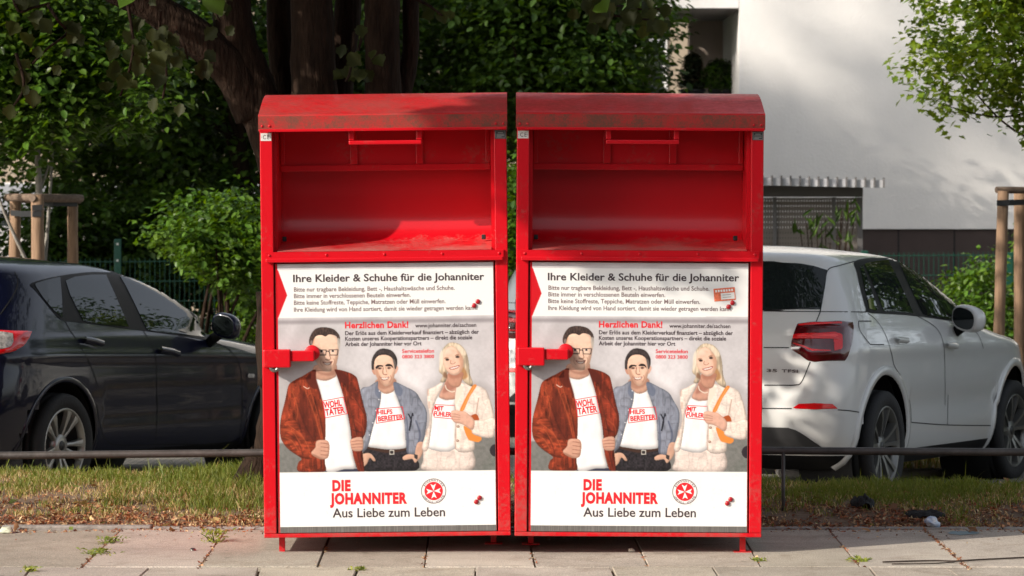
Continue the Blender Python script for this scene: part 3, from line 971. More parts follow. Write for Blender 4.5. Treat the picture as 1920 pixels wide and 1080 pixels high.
def make_container():
    root = thing('clothing_container', '-', 'clothing container')
    hw = 0.575
    # shell
    b = MB()
    for s in (-1, 1):
        x0, x1 = sorted((s * hw, s * 0.517))
        b.box(x0, x1, 0.0, 0.05, 0.097, 2.035, 0, 0.004)
        xa, xb = sorted((s * hw, s * 0.569))
        b.box(xa, xb, 0.052, 1.12, 0.10, 2.035, 0)
        xa, xb = sorted((s * 0.567, s * 0.500))
        b.box(xa, xb, 0.054, 0.44, 1.40, 2.03, 0)
        b.box(min(s * .5165, s * .5125), max(s * .5165, s * .5125), 0.02, 0.05, 0.10, 1.37, 1)
    b.box(-hw, hw, 1.121, 1.127, 0.10, 2.035, 0)
    b.box(-hw, hw, -0.003, 1.125, 0.078, 0.0965, 0, 0.003)
    b.box(-0.5, 0.5, 0.40, 0.41, 1.40, 2.03, 1)
    b.box(-0.566, 0.566, 0.042, 0.052, 0.10, 1.40, 1)
    b.build('body', [M_RED, M_DARK], root, True)

    # barrel roof
    outer = [(-0.030, 1.976), (-0.030, 2.044), (-0.022, 2.051), (0.02, 2.060), (0.10, 2.082), (0.25, 2.121), (0.40, 2.147), (0.55, 2.157), (0.70, 2.150), (0.85, 2.122), (1.0, 2.08), (1.14, 2.035), (1.15, 1.975)]
    o3 = [(p.x, p.y) for p in catmull([(a, c, 0) for a, c in outer[3:11]], 5)]
    outer = outer[:3] + o3 + outer[11:]
    inner = [(1.135, 1.975), (1.135, 2.036), (-0.026, 2.036), (-0.026, 1.976)]
    b = MB()
    hx = 0.5795
    no = len(outer)
    vs = [(-hx, a, c) for a, c in outer] + [(hx, a, c) for a, c in outer]
    for i in range(no - 1):
        mi = 1 if i == 0 else 0
        b.add([vs[i], vs[i + 1], vs[no + i + 1], vs[no + i]], [(0, 3, 2, 1)], mi, False)
    b.sm = [k > 2 for k in range(len(b.sm))]
    full = outer + inner
    b.add([(-hx, a, c) for a, c in full], [list(range(len(full)))], 0)
    b.add([(hx, a, c) for a, c in full], [list(range(len(full)))[::-1]], 0)
    ii = [outer[-1]] + inner + [outer[0]]
    for i in range(len(ii) - 1):
        b.add([(-hx, *ii[i]), (-hx, *ii[i + 1]), (hx, *ii[i + 1]), (hx, *ii[i])], [(0, 1, 2, 3)], 0)
    b.box(-hx + .004, hx - .004, -0.038, -0.0305, 1.9705, 1.9835, 2, 0.002)
    for s in (-1, 1):
        for d in (.018, .053):
            dome(b, s * (hx - d), -0.0305, 1.998, 0.006, 2, 0.004, 10)
    b.build('roof', [M_ROOF, M_MOSS, M_RED], root)

    # pivoting drum at the back of the mouth
    prof = catmull([(a, c, 0) for a, c in ((0.352, 1.90), (0.364, 1.76), (0.370, 1.66), (0.366, 1.565), (0.348, 1.502), (0.318, 1.464), (0.27, 1.448), (0.19, 1.438), (0.10, 1.427), (0.0, 1.412))], 6)
    b = MB()
    vs = []
    for s in (-0.4995, 0.4995):
        vs += [(s, p.x, p.y) for p in prof]
    n = len(prof)
    b.add(vs, [(i, n + i, n + i + 1, i + 1) for i in range(n - 1)], 0, True)
    d = b.build('drum', [M_DRUM], root)
    b = MB()
    b.box(-0.492, -0.472, 0.245, 0.265, 1.455, 1.478, 0, .003)
    b.build('rubber_stop', M_BLACK, d)
    b = MB()
    b.box(0.452, 0.472, 0.245, 0.265, 1.455, 1.478, 0, .003)
    b.build('rubber_stop', M_BLACK, d)

    # throw-in flap with ribs and its handle
    b = MB()
    b.box(-0.497, 0.497, 0.255, 0.261, 1.786, 2.033, 0)
    b.box(-0.497, 0.497, 0.243, 0.254, 1.786, 1.815, 0, .003)
    b.box(-0.497, -0.475, 0.245, 0.254, 1.817, 2.033, 0, .003)
    b.box(0.475, 0.497, 0.245, 0.254, 1.817, 2.033, 0, .003)
    for xc in (-0.148, 0.163):
        b.box(xc - .017, xc + .017, 0.241, 0.254, 1.817, 2.033, 0, .003)
    b.build('flap', [M_RED], root)
    b = MB()
    b.box(-0.160, 0.180, -0.012, 0.008, 1.907, 1.926, 0, .004)
    for xc in (-0.148, 0.168):
        b.box(xc - .0125, xc + .0125, -0.004, 0.240, 1.928, 1.976, 0, .003)
    b.build('handle', [M_RED], root)

    # lip under the mouth
    b = MB()
    z0, z1 = 1.362, 1.411
    poly = [(-0.556, z1), (-0.556, z0 + .012), (-0.546, z0), (0.546, z0), (0.556, z0 + .012), (0.556, z1)]
    M = Matrix(((1, 0, 0, 0), (0, 0, 1, -0.014), (0, 1, 0, 0), (0, 0, 0, 1)))
    b.prism(poly, M, 0.0135)
    b.box(-0.552, 0.552, -0.024, -0.0145, 1.362, 1.380, 0, .003)
    for x in (-0.535, -0.27, 0.0, 0.27, 0.535):
        dome(b, x, -0.0145, 1.395, 0.0065, 0, 0.004, 10)
    b.build('lip', [M_RED], root, True)

    # door leaf
    b = MB()
    b.box(-0.5115, 0.5115, 0.008, 0.030, 0.0985, 1.357, 0, .003)
    dr = b.build('door', [M_RED], root)
    b = MB()
    b.box(-0.500, 0.508, 0.0045, 0.0078, 0.100, 1.3545, 0)
    b.build('backing_plate', [M_STEEL], dr)
    po = bpy.data.objects.new('poster', POSTER)
    COL.objects.link(po)
    po.parent = dr
    for px, py in ((896, 566), (889, 573.4), (899, 934), (893, 941.5)):
        b = MB()
        u, v = unroll(px, py)
        dome(b, u * K, 0.003, v * K, 0.0118, 0, 0.008, 14)
        b.build('stud', [M_STUD], dr)

    # lock case and hasp
    b = MB()
    b.box(-0.567, -0.440, -0.055, -0.001, 0.874, 0.958, 0, .006)
    lk = b.build('lock_case', [M_RED], root)
    b = MB()
    M = Matrix.Translation((-0.516, -0.046, 0.877)) @ Matrix.Rotation(math.pi / 2, 4, 'X')
    b.lathe([(0.0, -.03), (0.025, -.03), (0.025, 0.0), (0.022, 0.004), (0.010, 0.004), (0.010, -0.004), (0.0, -0.004)], 24, M)
    b.box(-0.518, -0.514, -0.0515, -0.044, 0.858, 0.872)
    b.build('lock_cylinder', [M_LOCK], lk)
    b = MB()
    b.box(-0.4395, -0.330, -0.046, -0.004, 0.902, 0.951, 0, .005)
    M = Matrix.Translation((-0.342, 0.002, 0.939)) @ Matrix.Rotation(math.pi / 2, 4, 'X')
    b.lathe([(0.0, 0), (0.036, 0), (0.036, .012), (0.033, .015), (0.0, .015)], 28, M)
    b.build('hasp', [M_RED], root)

    # stickers
    b = MB()
    b.box(-0.571, -0.521, -0.0014, -0.0002, 1.930, 1.966, 0)
    add_text(b, 'CE', Matrix.Translation((-0.571, -0.0019, 1.938)) @ TXT, 0.011, 0.041, 0.020, 1, 0.004, spacing=1.25)
    for x in (-0.567, -0.525):
        b.box(x - .001, x + .001, -0.0019, -0.0015, 1.946, 1.948, 1)
    b.build('ce_sticker', [M_CE, M_INK], root)
    b = MB()
    b.box(0.521, 0.5735, -0.0014, -0.0002, 1.928, 1.968, 0)
    for z0, z1, x0, x1 in ((1.9305, 1.9325, .524, .5705), (1.9635, 1.9655, .524, .5705), (1.9335, 1.963, .524, .526), (1.9335, 1.963, .5685, .5705), (1.954, 1.958, .535, .56), (1.947, 1.950, .53, .565), (1.9405, 1.9435, .53, .565), (1.935, 1.938, .53, .553)):
        b.box(x0, x1, -0.0019, -0.0015, z0, z1, 1)
    b.build('spec_plate', [M_PLATE, M_PLATEL], root)

    # feet
    for x in (-0.497, 0.492):
        for y in (0.075, 1.04):
            b = MB()
            b.box(x - .0135, x + .0135, y - .014, y + .014, 0.006, 0.078, 0)
            b.box(x - .042, x + .042, y - .042, y + .042, 0.000, 0.0055, 0, .001)
            b.build('foot', [M_RED], root)
    return root


POSTER = poster_mesh()
cont = make_container()
Y0 = F / 402.0
p = pt(727, 1038, Y0)
cont.location = (p.x, Y0, 0.0)
cont.rotation_euler = (0, -ROLL, 0)
tag(cont, 'red clothes donation container under the tree trunks, its poster without an orange sticker', 'clothing container', 'red donation containers side by side')
cont2 = copy_tree(cont)
p = pt(1195.7, 1034.5, Y0)
cont2.location = (p.x, Y0 - 0.02, 0.002)
cont2.rotation_euler = (0, 0.006, 0)
tag(cont2, 'red clothes donation container beside the white car, small orange sticker on its poster', 'clothing container', 'red donation containers side by side')
# the feet next to the slit stand further back
for c_, k_ in ((cont, 2), (cont2, 0)):
    ft = sorted([q for q in c_.children if q.name.startswith('foot')], key=lambda q: q.name)
    ft[k_].location.y += 0.30
# the extra sticker on the second poster
b = MB()
sx, sz = 159.5 * K, 486.0 * K
a = R(5)


def stq(x0, x1, z0, z1, mi, y):
    c, s = math.cos(a), math.sin(a)
    b.add([(sx + (x * c - z * s) * K, y, sz + (x * s + z * c) * K) for x, z in ((x0, z0), (x1, z0), (x1, z1), (x0, z1))], [(0, 1, 2, 3)], mi)


stq(-20, 20, -12, 12, 0, 0.0030)
stq(-7, 18.5, -9.5, 2.5, 1, 0.0026)
for k in range(7):
    stq(-17 + 5 * k, -13.6 + 5 * k, 5, 9.2, 1, 0.0026)
for k in range(2):
    stq(-4, 12, -6 + 4.5 * k, -5.2 + 4.5 * k, 2, 0.0023)
dd = [c for c in cont2.children if c.name.startswith('door')][0]
st = b.build('orange_sticker', [M_STK, M_INKW, M_INK2], dd)
tag(st, 'tilted orange sticker with a white field')
# ------------------------------------------------------------------ cars
from mathutils.bvhtree import BVHTree

M_NAVY = mat('navy_paint', (0.003, 0.004, 0.019, 1), rough=0.3, coat=0.9, spec=0.2)
M_WHITE = mat('white_paint', (0.66, 0.66, 0.645, 1), rough=0.35, coat=1.0)
M_GLASS = mat('tinted_glass', (0.012, 0.016, 0.016, 1), rough=0.015, spec=0.55)
M_TRIM = mat('black_trim', (0.008, 0.008, 0.009, 1), rough=0.5, spec=0.15)
M_SEAM = mat('panel_gap', (0.008, 0.008, 0.009, 1), rough=0.8)
M_PLAST = mat('grey_plastic', (0.035, 0.035, 0.037, 1), rough=0.55)
M_TYRE = mat('tyre_rubber', (0.010, 0.010, 0.011, 1), rough=0.75, bump=0.15, bscale=60)
M_ALLOY = mat('alloy', (0.42, 0.41, 0.38, 1), rough=0.35, metal=0.7)
M_ALLOY2 = mat('alloy_grey', (0.20, 0.20, 0.19, 1), rough=0.35, metal=0.7)
M_ALLOYD = mat('alloy_dark', (0.05, 0.05, 0.05, 1), rough=0.4, metal=0.5)
M_LAMPR = mat('lamp_red', (0.78, 0.004, 0.008, 1), rough=0.12, coat=1.0)
M_LAMPD = mat('lamp_dark', (0.085, 0.003, 0.006, 1), rough=0.10, coat=1.0)
M_LAMPB = mat('lamp_bright', (0.95, 0.05, 0.05, 1), rough=0.25, coat=1.0)
M_LAMPC = mat('lamp_clear', (0.42, 0.40, 0.38, 1), rough=0.15, coat=1.0, var=0.5, vscale=40)
M_CHROME = mat('chrome', (0.55, 0.55, 0.55, 1), rough=0.15, metal=1.0)
M_BADGE = mat('badge_chrome', (0.14, 0.13, 0.13, 1), rough=0.3, metal=0.8)
PITCH = 0.03


class Car:
    def __init__(self, name, label, cat, X, Y, th, table, paint, ar=0.55, af=0.9, afg=0.38, zg=1.0, zdark=0.0, nr=3.0, nf=2.6, bow=0.03, group=None):
        self.root = thing(name, label, cat, (X, Y, lot_z(Y)), 0, group)
        self.root.rotation_euler = (0, PITCH, math.pi / 2 - th)
        self.paint = paint
        self.zdark = zdark
        T = np.array(table, float)
        pts = catmull([(z, a, b_) for z, a, b_, c in table], 5)
        pw = catmull([(z, c, 0) for z, a, b_, c in table], 5)
        self.z = np.maximum.accumulate(np.array([p.x for p in pts]) + np.arange(len(pts)) * 1e-6)
        self.xr = np.array([p.y for p in pts]); self.xf = np.array([p.z for p in pts]); self.w = np.array([p.y for p in pw])
        self.ar, self.af, self.nr, self.nf, self.bow, self.afg, self.zg = ar, af, nr, nf, bow, afg, zg
        Mw = Matrix.Translation((X, Y, lot_z(Y))) @ self.root.rotation_euler.to_matrix().to_4x4()
        self.inv = Mw.inverted()
        self.bv = None

    def contour(self, i, nq=14, nm=150):
        xr, xf, w = self.xr[i], self.xf[i], max(self.w[i], 0.005)
        L = xf - xr
        g = max(0.0, min(1.0, (self.z[i] - self.zg + .04) / .12))
        ar, af = min(self.ar, .45 * L), min(self.af * (1 - g) + self.afg * g, .45 * L)
        out = []
        for k in range(nq):
            t = math.pi / 2 * k / nq
            out.append((xr + ar - ar * math.cos(t) ** (2 / self.nr), w * math.sin(t) ** (2 / self.nr)))
        for k in range(nm + 1):
            out.append((xr + ar + (L - ar - af) * k / nm, w))
        for k in range(1, nq + 1):
            t = math.pi / 2 * (1 - k / nq)
            out.append((xf - af + af * max(math.cos(t), 0) ** (2 / self.nf), w * max(math.sin(t), 0) ** (2 / self.nf)))
        xm, h = (xr + xf) / 2, L / 2
        return [(x, y * (1 - self.bow * ((x - xm) / h) ** 2)) for x, y in out]

    def body(self, arches, sculpt=None):
        rows = [self.contour(i) for i in range(len(self.z))]
        n = len(rows[0]); m = len(rows)
        bm = bmesh.new()
        V = [[None] * n for _ in range(m)]; U = [[None] * n for _ in range(m)]
        for i in range(m):
            for j, (x, y) in enumerate(rows[i]):
                z = self.z[i]
                if sculpt:
                    x, y, z = sculpt(x, y, z)
                V[i][j] = bm.verts.new((x, -y, z))
                U[i][j] = V[i][j] if j in (0, n - 1) else bm.verts.new((x, y, z))
                if j in (0, n - 1):
                    V[i][j].co.y = 0
        for i in range(m - 1):
            for j in range(n - 1):
                for G, fl in ((V, False), (U, True)):
                    q = [G[i][j], G[i][j + 1], G[i + 1][j + 1], G[i + 1][j]]
                    cx = sum(v.co.x for v in q) / 4; cz = sum(v.co.z for v in q) / 4; cy = sum(v.co.y for v in q) / 4
                    if abs(cy) > 0.45 and any((cx - ax) ** 2 + (cz - az) ** 2 < r * r for ax, az, r in arches):
                        continue
                    try:
                        f = bm.faces.new(q if not fl else q[::-1])
                        f.smooth = True
                        f.material_index = 1 if cz < self.zdark else 0
                    except ValueError:
                        pass
        top = [V[-1][j] for j in range(n)] + [U[-1][j] for j in range(n - 2, 0, -1)]
        bm.faces.new(top)
        bot = [V[0][j] for j in range(n)] + [U[0][j] for j in range(n - 2, 0, -1)]
        f = bm.faces.new(bot[::-1]); f.material_index = 1
        bmesh.ops.recalc_face_normals(bm, faces=bm.faces[:])
        me = bpy.data.meshes.new('body')
        bm.to_mesh(me)
        self.bv = BVHTree.FromBMesh(bm)
        bm.free()
        me.materials.append(self.paint); me.materials.append(M_TRIM)
        o = bpy.data.objects.new('body', me); COL.objects.link(o); o.parent = self.root
        self.bodyo = o
        # dark wheel wells and floor
        for ax, az, r in arches:
            for s in (-1, 1):
                b = MB()
                M = Matrix.Translation((ax, s * 0.50, az)) @ Matrix.Rotation(-s * math.pi / 2, 4, 'X')
                b.lathe([(0.0, 0), (r + .01, 0), (r + .012, 0.33)], 28, M)
                b.build('wheel_well', M_SEAM, o)
        return o

    def ray(self, px, py):
        o = self.inv @ Vector((0, 0, EYE))
        d = (self.inv.to_3x3() @ Vector(((px - 960) / F, 1, -(py - HY) / F))).normalized()
        h = self.bv.ray_cast(o, d)
        return h[0], h[1]

    def near(self, p):
        h = self.bv.find_nearest(p)
        return h[0], h[1]

    def patch(self, mb, poly, off, mi=0, rows=22, cols=18, smooth=True, org=None, sc=1.0, mirror=True, bulge=0.0):
        """a sheet following the body surface inside an outline given in photo pixels"""
        if org:
            poly = [(org[0] + a / sc, org[1] + c / sc) for a, c in poly]
        P = [Vector((a, c, 0)) for a, c in poly]
        if smooth:
            P = catmull(P, 5, True)
        ys = [p.y for p in P]
        y0, y1 = min(ys) + .05, max(ys) - .05
        grid = []
        for r in range(rows + 1):
            y = y0 + (y1 - y0) * r / rows
            xs = []
            for i in range(len(P)):
                a, c = P[i], P[(i + 1) % len(P)]
                if (a.y > y) != (c.y > y):
                    xs.append(a.x + (c.x - a.x) * (y - a.y) / (c.y - a.y))
            if len(xs) < 2:
                continue
            x0, x1 = min(xs), max(xs)
            row = []
            for k in range(cols + 1):
                x = x0 + (x1 - x0) * k / cols
                h, nn = self.ray(x, y)
                if h is None:
                    row.append(None)
                    continue
                e = 0.0
                if bulge:
                    e = bulge * min(1.0, 5 * min(k, cols - k) / cols, 5 * min(r, rows - r) / rows)
                row.append(h + nn * (off + e))
            grid.append(row)
        for s in ((1, -1) if mirror else (1,)):
            vs, ix = [], {}
            for r, row in enumerate(grid):
                for k, p in enumerate(row):
                    if p is not None:
                        ix[(r, k)] = len(vs)
                        vs.append((p.x, p.y * s, p.z))
            fs = []
            for r in range(len(grid) - 1):
                for k in range(cols):
                    q = [(r, k), (r, k + 1), (r + 1, k + 1), (r + 1, k)]
                    if all(t in ix for t in q):
                        f = [ix[t] for t in q]
                        fs.append(f[::-1] if s > 0 else f)
            mb.add(vs, fs, mi, True)

    def ribbon(self, mb, pts, wd, off=0.002, mi=0, org=None, sc=1.0, smooth=True, mirror=True, thick=0.0):
        if org:
            pts = [(org[0] + a / sc, org[1] + c / sc) for a, c in pts]
        P = [Vector((a, c, 0)) for a, c in pts]
        P = catmull(P, 6) if smooth and len(P) > 2 else [P[0].lerp(P[-1], t / 8) for t in range(9)] if len(P) == 2 else P
        H = []
        for p in P:
            h, nn = self.ray(p.x, p.y)
            if h is not None and (not H or (h - H[-1][0]).length < 0.5):
                H.append((h, nn))
        self.rib3(mb, H, wd, off, mi, mirror, thick)

    def rib3(self, mb, H, wd, off, mi, mirror=True, thick=0.0):
        if len(H) < 2:
            return
        for s in ((1, -1) if mirror else (1,)):
            vs, fs = [], []
            for i, (h, nn) in enumerate(H):
                d = (H[min(i + 1, len(H) - 1)][0] - H[max(i - 1, 0)][0]).normalized()
                q = nn.cross(d).normalized() * wd / 2
                for e in ((-1, off), (-.75, off + thick), (.75, off + thick), (1, off)) if thick else ((-1, off), (1, off)):
                    v = h + q * e[0] + nn * e[1]
                    vs.append((v.x, v.y * s, v.z))
            c = 4 if thick else 2
            for i in range(len(H) - 1):
                for k in range(c - 1):
                    f = [i * c + k, i * c + k + 1, (i + 1) * c + k + 1, (i + 1) * c + k]
                    fs.append(f if s > 0 else f[::-1])
            mb.add(vs, fs, mi, True)

    def arch(self, mb, ax, az, r, wd, off, thick, a0=-20, a1=200, mi=0):
        H = []
        for k in range(45):
            a = R(a0 + (a1 - a0) * k / 44)
            p = Vector((ax + (r + wd / 2) * math.cos(a), -1.2, az + (r + wd / 2) * math.sin(a)))
            h = self.bv.ray_cast(p, Vector((0, 1, 0)))
            if h[0] is not None and h[0].y < -0.5:
                H.append((h[0], Vector((h[1].x, min(h[1].y, -.3), h[1].z * .2)).normalized()))
        self.rib3(mb, H, wd, off, mi, True, thick)


def make_wheel(parent, pos, side, Rt, Rr, wdt, spokes, mats, steer=0.0):
    w_ = bpy.data.objects.new('wheel', None); COL.objects.link(w_)
    w_.empty_display_size = .1
    w_.parent = parent
    w_.location = pos
    w_.rotation_euler = (0, 0, steer)
    M = Matrix.Rotation(-side * math.pi / 2, 4, 'X')        # local z -> outwards (side -1 = right)
    b = MB()
    h = wdt / 2
    b.lathe([(Rr - .01, -h * .8), (Rr + .01, -h * .95), (Rt * .93, -h), (Rt * .985, -h * .82), (Rt, -h * .55), (Rt, -h * .18), (Rt - .008, -h * .15), (Rt - .008, -h * .08), (Rt, -h * .05), (Rt, h * .3), (Rt - .008, h * .33), (Rt - .008, h * .4), (Rt, h * .43), (Rt * .985, h * .82), (Rt * .93, h), (Rr + .012, h * .98), (Rr - .004, h * .86)], 48, M)
    b.build('tyre', M_TYRE, w_)
    b = MB()
    b.lathe([(Rr + .002, h * .87), (Rr - .004, h * .93), (Rr - .014, h * .88), (Rr - .022, h * .5), (Rr - .03, -h * .6), (0.0, -h * .62)], 40, M)
    b.mi = [1 if (i // 40) >= 3 else 0 for i in range(len(b.mi))]
    b.lathe([(0.075, h * .30), (0.066, h * .62), (0.03, h * .66), (0.0, h * .66)], 24, M)
    b.lathe([(0.03, h * .665), (0.027, h * .71), (0.0, h * .71)], 20, M, 1)
    spokes(b, M, Rr, h)
    b.build('rim', mats, w_)
    return w_


def spokes_pair(b, M, Rr, h):
    for k in range(10):
        a = 2 * math.pi * k / 10 + (0.10 if k % 2 else -0.10) + R(8)
        Q = M @ Matrix.Rotation(a, 4, 'Z')
        ri, ro = 0.05, Rr - .012
        for x0, x1, w0, w1, z0, z1 in ((ri, ri + .07, .012, .013, .58, .74), (ri + .07, ro - .03, .013, .023, .74, .86), (ro - .03, ro, .023, .032, .86, .88)):
            vs = []
            for x, ww, z in ((x0, w0, z0), (x1, w1, z1)):
                for yy, zz in ((-ww, z - .30), (-ww * .8, z - .03), (0, z), (ww * .8, z - .03), (ww, z - .30)):
                    vs.append(Q @ Vector((x, yy, zz * h)))
            b.add(vs, [(i, i + 1, 5 + i + 1, 5 + i) for i in range(4)], 0, False)


def spokes_five(b, M, Rr, h):
    for k in range(5):
        a = 2 * math.pi * k / 5 + R(90)
        Q = M @ Matrix.Rotation(a, 4, 'Z')
        for s in (-1, 1):
            pts = [(0.05, s * .012, .62), (0.10, s * .022, .74), (0.16, s * .040, .84), (Rr - .012, s * .062, .90)]
            ws = [.014, .013, .014, .020]
            vs = []
            for (x, y, z), ww in zip(pts, ws):
                for yy, zz in ((-ww, z - .42), (-ww * .8, z - .02), (ww * .8, z), (ww, z - .42)):
                    vs.append(Q @ Vector((x, y + yy, zz * h)))
            for i in range(3):
                b.add(vs[4 * i:4 * i + 8], [(0, 1, 5, 4), (1, 2, 6, 5), (2, 3, 7, 6)], 0 if s > 0 else 0, False)
        b.add([Q @ Vector(v) for v in ((.07, -.014, .60 * h), (Rr - .02, -.050, .80 * h), (Rr - .02, .050, .80 * h), (.07, .014, .60 * h))], [(0, 1, 2, 3)], 1)


def make_mirror(parent, pos, paint, tilt, sx=.10, sy=.115, sz=.075, capfrac=0.0, yaw=0.0):
    """door mirror: rounded shell, flat glass towards the rear, stalk"""
    bm = bmesh.new()
    bmesh.ops.create_uvsphere(bm, u_segments=24, v_segments=16, radius=1)
    for v in bm.verts:
        x, y, z = v.co
        x = max(x, -0.45)
        p = 2.6
        L = (abs(y) ** p + abs(z) ** p) ** (1 / p)
        l2 = math.hypot(y, z)
        f = l2 / L if L > 1e-6 else 1
        y, z = y * f, z * f
        v.co = Vector((x * sx, y * sy, (z + 0.12 * y) * sz))
    b = MB()
    fc = []
    for f in bm.faces:
        c_ = f.calc_center_median(); fc.append(0 if (c_.x > capfrac and c_.z > -.45) else 1)
    b.from_bm(bm, 0, True)
    b.mi = fc
    o = b.build('mirror', [paint, M_TRIM], parent)
    o.location = pos
    o.rotation_euler = (tilt, 0, yaw)
    g = MB()
    n = 20
    vs = []
    for k in range(n):
        a = 2 * math.pi * k / n
        c, s = math.cos(a), math.sin(a)
        y = math.copysign(abs(c) ** (2 / 2.6), c); z = math.copysign(abs(s) ** (2 / 2.6), s)
        vs.append((-0.452 * sx - .001, y * sy * .80, (z * .78 + .12 * y) * sz))
    g.add(vs, [list(range(n))[::-1]])
    g.build('mirror_glass', M_GLASS, o)
    t = MB()
    t.tube([(0.0, sy * .4, -sz * .7), (0.01, sy * .9, -sz * 1.1), (0.02, sy * 1.45, -sz * 1.75)], [.032, .034, .03], 10)
    t.build('stalk', M_TRIM, o)
    return o


# one mesh per side: split the mirrored pair
def split_sides(mb, name, mats, parent):
    outs = []
    for s in (-1, 1):
        c = MB()
        keep = {}
        for f, mi, sm in zip(mb.f, mb.mi, mb.sm):
            if sum(mb.v[i][1] for i in f) * s > 0:
                for i in f:
                    if i not in keep:
                        keep[i] = len(c.v); c.v.append(mb.v[i])
                c.f.append([keep[i] for i in f]); c.mi.append(mi); c.sm.append(sm)
        if c.f:
            outs.append(c.build(name, mats, parent))
    return outs



# ---- white small SUV ------------------------------------------------
Q2T = [(.21, -.56, 3.15, .79), (.28, -.66, 3.28, .845), (.38, -.735, 3.38, .875), (.50, -.765, 3.42, .888), (.60, -.765, 3.43, .893), (.72, -.745, 3.42, .895),
       (.83, -.722, 3.38, .893), (.92, -.70, 3.22, .888), (.98, -.685, 2.75, .876), (1.02, -.67, 2.38, .862), (1.06, -.648, 2.22, .842),
       (1.14, -.60, 2.02, .802), (1.22, -.552, 1.82, .764), (1.30, -.50, 1.62, .724), (1.37, -.452, 1.42, .685), (1.425, -.425, 1.24, .640), (1.458, -.36, 1.08, .575),
       (1.482, -.22, .74, .47), (1.498, .0, .62, .32), (1.506, .15, .5, .17), (1.508, .26, .4, .05)]


def sculpt_q2(x, y, z):
    # waist crease, tucked lower doors, tailgate step
    if abs(y) > .5:
        y -= 0.016 * math.exp(-((z - .56) / .09) ** 2) * (1 if .45 < x < 2.2 else .15)
        y += 0.010 * math.exp(-((z - .90) / .05) ** 2)
    if x < -.5 and abs(y) < .62:
        x += 0.022 * math.exp(-((z - .70) / .10) ** 2)
        x -= 0.014 * math.exp(-((z - 1.42) / .03) ** 2)
    return x, y, z


q2 = Car('parked_car', 'white small SUV beside the right container, red rear lamp and badge in view', 'car', 1.385, 20.40, 0.44, Q2T, M_WHITE, zdark=.30, ar=.42, af=.9, nr=3.3, nf=2.6, group='cars parked behind the containers')
q2.body([(0, .335, .425), (2.60, .335, .425)], sculpt_q2)
C6 = dict(org=(1420.0, 440.0), sc=3.376)
C7 = dict(org=(1420.0, 740.0), sc=3.176)
CL = dict(org=(1440.0, 580.0), sc=7.715)
b = MB()
q2.patch(b, [(612, 172), (700, 150), (860, 137), (940, 150), (1040, 198), (1140, 285), (1240, 395), (1302, 480), (1325, 560), (1180, 540), (940, 510), (700, 496), (686, 470), (655, 360), (628, 240)], .0025, **C6, rows=40, cols=30)
split_sides(b, 'window_frame', [M_TRIM], q2.root)
for g in ([(645, 200), (662, 196), (700, 300), (757, 470), (750, 481), (707, 480), (685, 380)],
          [(672, 182), (740, 170), (826, 163), (880, 270), (950, 420), (983, 498), (880, 494), (797, 486), (735, 330)],
          [(888, 166), (960, 177), (1060, 230), (1160, 312), (1230, 400), (1275, 480), (1292, 545), (1180, 530), (1052, 512), (1000, 410), (940, 280)]):
    b = MB()
    q2.patch(b, g, .0055, **C6, rows=26, cols=18, smooth=False)
    split_sides(b, 'side_window', [M_GLASS], q2.root)
# rear window: right half traced, completed to the mirror side
b = MB()


def rear_full(car, mb, right_px, off, mi, org, sc, rows=24, cols=30):
    """outline of the right half in pixels -> local (y,z) -> full mirrored sheet on the tail"""
    pts = []
    for a, c in right_px:
        h, nn = car.ray(org[0] + a / sc, org[1] + c / sc)
        if h is not None:
            pts.append((h.y, h.z))
    zs = [p[1] for p in pts]
    z0, z1 = min(zs), max(zs)
    grid = []
    for r in range(rows + 1):
        z = z0 + .001 + (z1 - z0 - .002) * r / rows
        ys = []
        for i in range(len(pts)):
            a, c = pts[i], pts[(i + 1) % len(pts)]
            if (a[1] > z) != (c[1] > z):
                ys.append(a[0] + (c[0] - a[0]) * (z - a[1]) / (c[1] - a[1]))
        if not ys:
            continue
        hw_ = -min(ys)
        row = []
        for k in range(cols + 1):
            y = -hw_ + 2 * hw_ * k / cols
            h = car.bv.ray_cast(Vector((-3, y, z)), Vector((1, 0, 0)))
            row.append(h[0] + h[1] * off)
        grid.append(row)
    vs = [p for r in grid for p in r]
    n = cols + 1
    mb.add(vs, [(r * n + k, r * n + k + 1, (r + 1) * n + k + 1, (r + 1) * n + k)[::-1] for r in range(len(grid) - 1) for k in range(cols)], mi, True)


rear_full(q2, b, [(60, 168), (150, 172), (330, 190), (440, 226), (425, 310), (402, 484), (60, 484)], .004, 0, **C6)
b.build('rear_window', M_GLASS, q2.root)
# tail lamp
b = MB()
LO = [(420, 222), (450, 202), (700, 176), (950, 166), (1190, 172), (1232, 202), (1238, 300), (1215, 480), (1170, 640), (1120, 732), (1060, 756), (800, 757), (610, 756), (470, 665), (342, 582), (328, 540), (345, 440), (385, 310)]
q2.patch(b, LO, .001, 0, **CL, rows=30, cols=30, bulge=.018)
for s in (0,):
    pass
lamp = None
lamps = split_sides(b, 'tail_lamp', [M_LAMPD], q2.root)
b = MB()
q2.patch(b, [(372, 372), (700, 350), (960, 348), (1050, 378), (1058, 470), (1058, 560), (1030, 600), (945, 602), (940, 500), (925, 438), (700, 428), (420, 430), (362, 442)], .0215, 1, **CL, rows=20, cols=20, smooth=False)
b.mi = [0] * len(b.mi)
b2 = MB()
q2.patch(b2, [(440, 238), (700, 208), (1040, 205), (1050, 238), (700, 245), (450, 262)], .0215, 0, **CL, rows=6, cols=16, smooth=False)
q2.patch(b2, [(370, 492), (500, 530), (640, 585), (900, 590), (900, 612), (640, 612), (490, 552), (370, 512)], .0215, 0, **CL, rows=8, cols=16, smooth=False)
